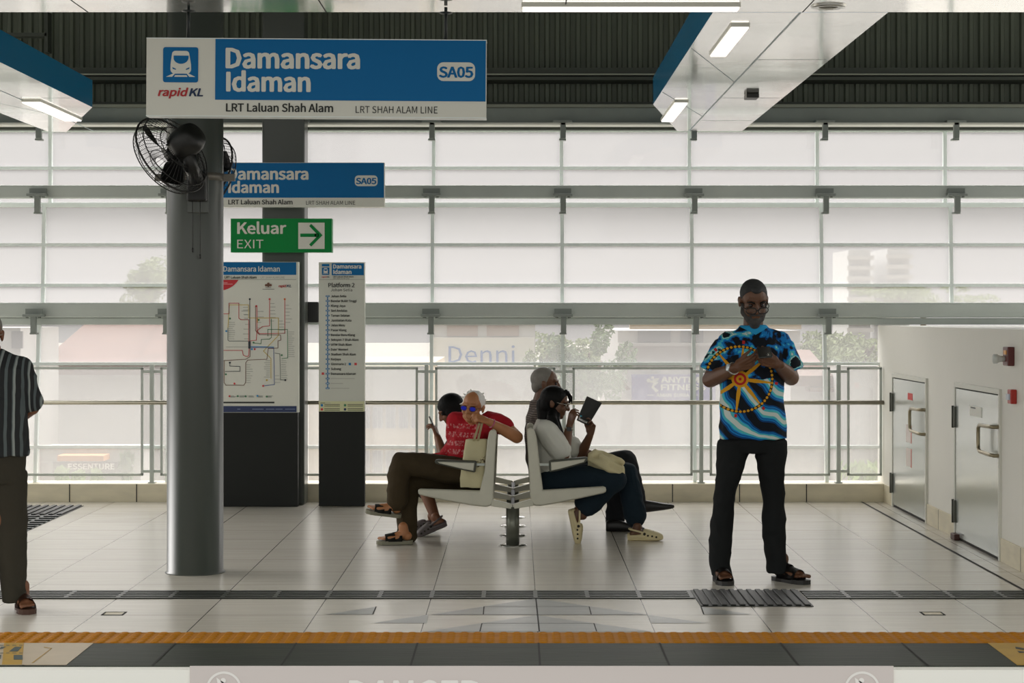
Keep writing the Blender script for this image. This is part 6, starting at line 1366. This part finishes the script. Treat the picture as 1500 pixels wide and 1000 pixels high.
# ---------------------------------------------------------------- town beyond the windows
bm = B(); flat(bm, [(-300, 19, -7), (300, 19, -7), (300, 600, -7), (-300, 600, -7)]); struct('ground', bm, mat('town_ground', rgb(150, 146, 136), .8, var=.15, vscale=.3), 'street level below the station')
M_HWALL = mat('house_white', rgb(186, 184, 180), .7, var=.04, vscale=.5); M_HBEIGE = mat('house_beige', rgb(206, 188, 158), .7, var=.06, vscale=.5)
M_TILE = mat('terracotta_tile', rgb(108, 76, 63), .7, var=.25, vscale=1.5, stretch=(1, 1, 6)); M_PANE2 = mat('far_window', rgb(110, 110, 112), .3)
M_LEAF = mat('leaf_green', rgb(84, 112, 52), .6, var=.4, vscale=1.5); M_LEAF2 = mat('leaf_olive', rgb(112, 128, 66), .6, var=.4, vscale=1.5); M_TRUNK = mat('bark', rgb(92, 78, 62), .8, var=.2)
GZ = -7.0
def house(px0, px1, pytop, D, depth, label, wall=None, cat='building'):
    a, b_ = P(px0, pytop, D), P(px1, pytop, D)
    t = thing('building', label, cat, ((a.x+b_.x)/2, D+depth/2, GZ))
    bm = B(); box(bm, (a.x, D, GZ), (b_.x, D+depth, a.z)); obj('wall', bm, wall or M_HWALL, t); return t
def rect(t, name, px0, py0, px1, py1, D, m, th=.06):
    a, b_ = P(px0, py0, D), P(px1, py1, D); bm = B(); box(bm, (a.x, D-th, b_.z), (b_.x, D+.02, a.z)); return obj(name, bm, m, t)
def win(t, px0, py0, px1, py1, D, bars=2):
    fr = rect(t, 'window_frame', px0-.8, py0-.8, px1+.8, py1+.8, D, M_HWALL, .08); bm = B()
    for i in range(bars):
        w = (px1-px0)/bars; a, b_ = P(px0+i*w+.6, py0, D), P(px0+(i+1)*w-.6, py1, D); box(bm, (a.x, D-.1, b_.z), (b_.x, D-.07, a.z))
    obj('pane', bm, M_PANE2, fr)
def gable(t, px0, px1, eave, ridge, D, depth, over=.5, name='roof'):
    a, b_ = P(px0, eave, D), P(px1, eave, D); zr = P(px0, ridge, D+depth/2).z
    bm = B(); prism(bm, [Vector((a.x, D-over, a.z)), Vector((a.x, D+depth/2, zr)), Vector((a.x, D+depth+over, a.z)), Vector((a.x, D+depth+over, a.z-.2)), Vector((a.x, D-over, a.z-.2))], (b_.x-a.x, 0, 0)); return obj(name, bm, M_TILE, t)
# left: terracotta roofed house
t = house(46, 262, 533, 40, 8, 'white house with a long terracotta roof behind the left windows'); gable(t, 64, 272, 533, 472, 40, 8)
bm = B(); p = P(215, 520, 39.4); q = P(250, 470, 42); r_ = P(205, 533, 39.2)
prism(bm, [P(200, 533, 39.2), P(236, 470, 43.5), P(272, 533, 39.2)], (0, 5, 0)); obj('roof_hip', bm, M_TILE, t)
for x in (68, 78): rect(t, 'chimney', x, 490, x+3, 508, 41, M_TILE, .3)
t = house(-60, 30, 480, 36, 3, 'pale house beside the terracotta roof at the far left window'); rect(t, 'window', 18, 485, 34, 510, 36, M_PANE2)
# shop below
t = house(58, 206, 655.5, 33, .9, 'low shop with a grey name board behind the left railing glass')
rect(t, 'awning', 94, 664, 161, 672, 33, mat('shop_orange', rgb(214, 140, 66), .6), .5); rect(t, 'sign_board', 80, 676, 188, 694, 33, mat('shop_grey', rgb(58, 58, 56), .6), .12); rect(t, 'shutter', 60, 676, 79, 694, 33, mat('shop_mid', rgb(160, 160, 158), .6)); rect(t, 'red_post', 52, 670, 54, 715, 32.9, mat('shop_red', rgb(200, 60, 60), .6), .1)
bm = B(); g = lambda px, py: P(px, py, 32.85); text(bm, 'ESSENTURE', 99.5, 168, 687, 679, g, 0, .03)
for a in range(5):
    q = math.radians(90+(a-2)*40); c0 = (89, 690); flat(bm, [g(*c0), g(c0[0]+4*math.cos(q)-1.4*math.sin(q), c0[1]-4*math.sin(q)-1.4*math.cos(q)), g(c0[0]+9*math.cos(q), c0[1]-9*math.sin(q)), g(c0[0]+4*math.cos(q)+1.4*math.sin(q), c0[1]-4*math.sin(q)+1.4*math.cos(q))])
obj('lettering', bm, mat('shop_letter_white', rgb(250, 250, 248), .5), t)
# middle: beige block with rows of windows
t = house(452, 628, 536, 36, 8, 'beige building with rows of tall windows behind the narrow station list', M_HBEIGE)
rect(t, 'white_band', 452, 536, 628, 592, 36, M_HWALL, .1)
for y0, y1 in ((597, 626), (660, 692)):
    for x0, x1 in ((534, 541), (547, 560), (566, 579), (585, 597), (603, 612)): win(t, x0, y0, x1, y1, 36)
t = house(640, 782, 536, 37, .8, 'pale building wall with a grey shutter behind the bench'); rect(t, 'shutter', 700, 655, 738, 720, 37, mat('shutter_grey', rgb(176, 172, 166), .6)); rect(t, 'shutter_panel', 645, 660, 690, 715, 37, M_HBEIGE)
# shop with large blue name
t = house(630, 784, 470, 46, 8, 'shop building with large pale blue letters on a white board')
rect(t, 'name_board', 634, 494, 783, 540, 46, M_WHITE, .3); rect(t, 'window', 655, 477, 700, 492, 46, mat('brown_window', rgb(150, 132, 118), .5)); rect(t, 'window', 713, 477, 760, 492, 46, MATS['brown_window'])
bm = B(); g = lambda px, py: P(px, py, 45.65); text(bm, 'Denni', 657, 754, 531, 507, g, 0, -.005); obj('lettering', bm, mat('denni_blue', rgb(52, 104, 178), .5), t)
# right: white building with banner
t = house(905, 1172, 484, 44, 9, 'white building with a purple banner behind the standing man'); rect(t, 'upper_wall', 922, 474, 1172, 482, 44, M_HBEIGE, .2)
for x0, x1 in ((934, 982), (997, 1030), (1060, 1100)): rect(t, 'window', x0, 484, x1, 501, 44, M_PANE2)
rect(t, 'ledge', 905, 502, 1172, 506, 44, M_HWALL, .4)
rect(t, 'banner', 925, 548, 1047, 586, 44, mat('banner_purple', rgb(62, 54, 158), .6), .15)
bm = B(); g = lambda px, py: P(px, py, 43.8); text(bm, 'ANYTIME', 968, 1034, 560, 552, g, 0, .04); text(bm, 'FITNESS', 968, 1034, 571, 563, g, 0, .04); text(bm, 'AMAN SURIA', 961, 1010, 581, 576, g, 0, .03)
for x0, x1 in ((948, 958), (1013, 1022)): flat(bm, [g(x0, 578), g(x1, 578), g(x1, 579), g(x0, 579)])
for c0 in ((950, 557, 3), (956, 553, 2.4), (961, 556, 2.6)): flat(bm, [g(*q) for q in arc(c0[0], c0[1], c0[2], 0, 360, 10)[:-1]])
for pl in ([(947, 559), (958, 556), (965, 560), (958, 566), (965, 572), (961, 575), (954, 567), (957, 561)], [(956, 555), (966, 553), (964, 558)]): flat(bm, [g(*q) for q in pl])
obj('lettering', bm, M_WHITE, t)
t = house(886, 915, 568, 41, 2.5, 'small gabled house with a red roof beside the purple banner'); bm = B(); prism(bm, [P(880, 570, 41), P(900, 545, 41), P(919, 570, 41)], (0, 2.5, 0)); obj('gable', bm, M_HWALL, t); bm = B(); prism(bm, [P(900, 543, 40.9), P(924, 570, 40.9), P(919, 572, 40.9), P(898, 548, 40.9)], (0, 2.5, 0)); obj('roof', bm, M_TILE, t)
t = house(1158, 1213, 548, 38, 5, 'cream house with a stepped red roof to the right of the standing man', M_HWALL); gable(t, 1157, 1214, 549, 512, 38, 5); rect(t, 'awning', 1180, 566, 1214, 572, 38, M_TILE, .6)
t = house(800, 1200, 589, 35, .8, 'long white boundary building behind the railing on the right')
t = house(1227, 1330, 536, 37, 2, 'white wall beyond the railing by the cabinet wall'); bm = B(); prism(bm, [P(1236, 716, 36.9), P(1290, 664, 36.9), P(1290, 716, 36.9)], (0, .1, 0)); obj('ramp', bm, mat('ramp_grey', rgb(150, 150, 148), .7), t)
# distant towers
for x0, x1, y0, y1, lb in ((1243, 1275, 366, 470, 'hazy grey tower block with balconies far away, left one of two'), (1300, 1332, 364, 470, 'hazy grey tower block with balconies far away, right one of two')):
    t = thing('tower_block', lb, 'tower', tuple(P((x0+x1)/2, 470, 240))); M_TOW = mat('tower_grey', rgb(186, 186, 184), .8)
    a, b_ = P(x0, y0, 240), P(x1, y1, 240); bm = B(); box(bm, (a.x, 240, GZ), (b_.x, 252, a.z)); obj('wall', bm, M_TOW, t); bm = B()
    for k in range(16): z = a.z-1.2-k*.62*2; box(bm, (a.x-.3, 239.2, z), (b_.x+.3, 240, z+.5))
    obj('balcony', bm, M_HWALL, t)
# trees
def tree(px, py, D, rx, rz, label, m, n=2600, seed=1):
    rr = random.Random(seed); c = P(px, py, D)
    t = thing('tree', label, 'tree', (c.x, D, GZ), 'trees beyond the windows')
    bm = B(); tube(bm, [(c.x, D, GZ), (c.x+.1, D, c.z-rz*.6), (c.x, D, c.z)], [.22, .16, .06], 8)
    for k in range(5): a = rr.uniform(0, 6.28); tube(bm, [(c.x, D, c.z-rz*.5), (c.x+math.cos(a)*rx*.6, D+math.sin(a)*rx*.6, c.z+rr.uniform(-.2, .5)*rz)], [.09, .03], 6)
    obj('trunk', bm, M_TRUNK, t)
    cl = [(Vector((rr.gauss(0, .45)*rx, rr.gauss(0, .45)*rx, rr.gauss(0, .42)*rz)), rr.uniform(.22, .42)) for k in range(22)]
    bm = B()
    for k in range(n):
        o_, s = rr.choice(cl); d = Vector((rr.gauss(0, 1), rr.gauss(0, 1), rr.gauss(0, 1))).normalized()*s*rr.uniform(.6, 1.0)
        p = c+o_+Vector((d.x*rx, d.y*rx, d.z*rz)); u = Vector((rr.gauss(0, 1), rr.gauss(0, 1), rr.gauss(0, 1))).normalized(); v = u.orthogonal().normalized(); l = rr.uniform(.05, .11)*(.6+.25*rx)
        w = u.cross(v); flat(bm, [p-u*l, p-v*l*.5+w*l*.15, p+u*l, p+v*l*.5+w*l*.15])
    obj('foliage', bm, m, t)
for a in ((812, 540, 44.3, .45, .8, 'pale green tree beside the blue shop letters'), (860, 550, 38.4, .75, 1.0, 'leafy tree between the reading person and the purple banner'), (855, 530, 57, 1.6, .8, 'olive tree behind the leafy tree near the banner'),
          (1186, 515, 56, 1.0, .6, 'tree above the stepped red roof by the standing man'), (1250, 525, 46, 1.3, .7, 'olive tree behind the window next to the cabinet wall'), (215, 418, 60, 1.0, .9, 'faint tree top to the left of the round column'), (1350, 440, 110, 3.0, .8, 'faint distant treetop above the cabinet wall')):
    tree(*a, M_LEAF2 if a[2] > 44 else M_LEAF, seed=int(a[0]))
def shrub(px, py, D, rx, rz, label, seed, m):
    rr = random.Random(seed); c = P(px, py, D); bm = B()
    for k in range(160):
        d = Vector((rr.gauss(0, .5)*rx, rr.gauss(0, .4)*rx, rr.uniform(-1, 1)*rz)); p = c+d; u = Vector((rr.gauss(0, .5), rr.gauss(0, .5), 1)).normalized(); v = u.orthogonal().normalized(); l = rr.uniform(.06, .14)
        flat(bm, [p-u*l, p-v*l*.4, p+u*l, p+v*l*.4])
    tube(bm, [(c.x, c.y, GZ), (c.x, c.y, c.z)], .05, 6)
    solo('shrub', bm, m, label, 'shrub', 'shrubs in front of the low shop')
M_LEAF3 = mat('bright_leaf', rgb(140, 168, 84), .6, var=.3, vscale=3)
shrub(116, 702, 31, .06, .06, 'bright green shrub in front of the left half of the shop name board', 1, M_LEAF3); shrub(142, 701, 31, .05, .07, 'bright green shrub in front of the middle of the shop name board', 2, M_LEAF3); shrub(186, 684, 31, .08, .17, 'tallest shrub at the right end of the shop name board', 3, M_LEAF); shrub(90, 697, 31, .06, .06, 'lowest shrub below the leaf emblem of the shop name board', 4, M_LEAF3)
shrub(1266, 690, 31, .3, .1, 'low green shrub beyond the railing by the cabinet wall', 5, M_LEAF3)
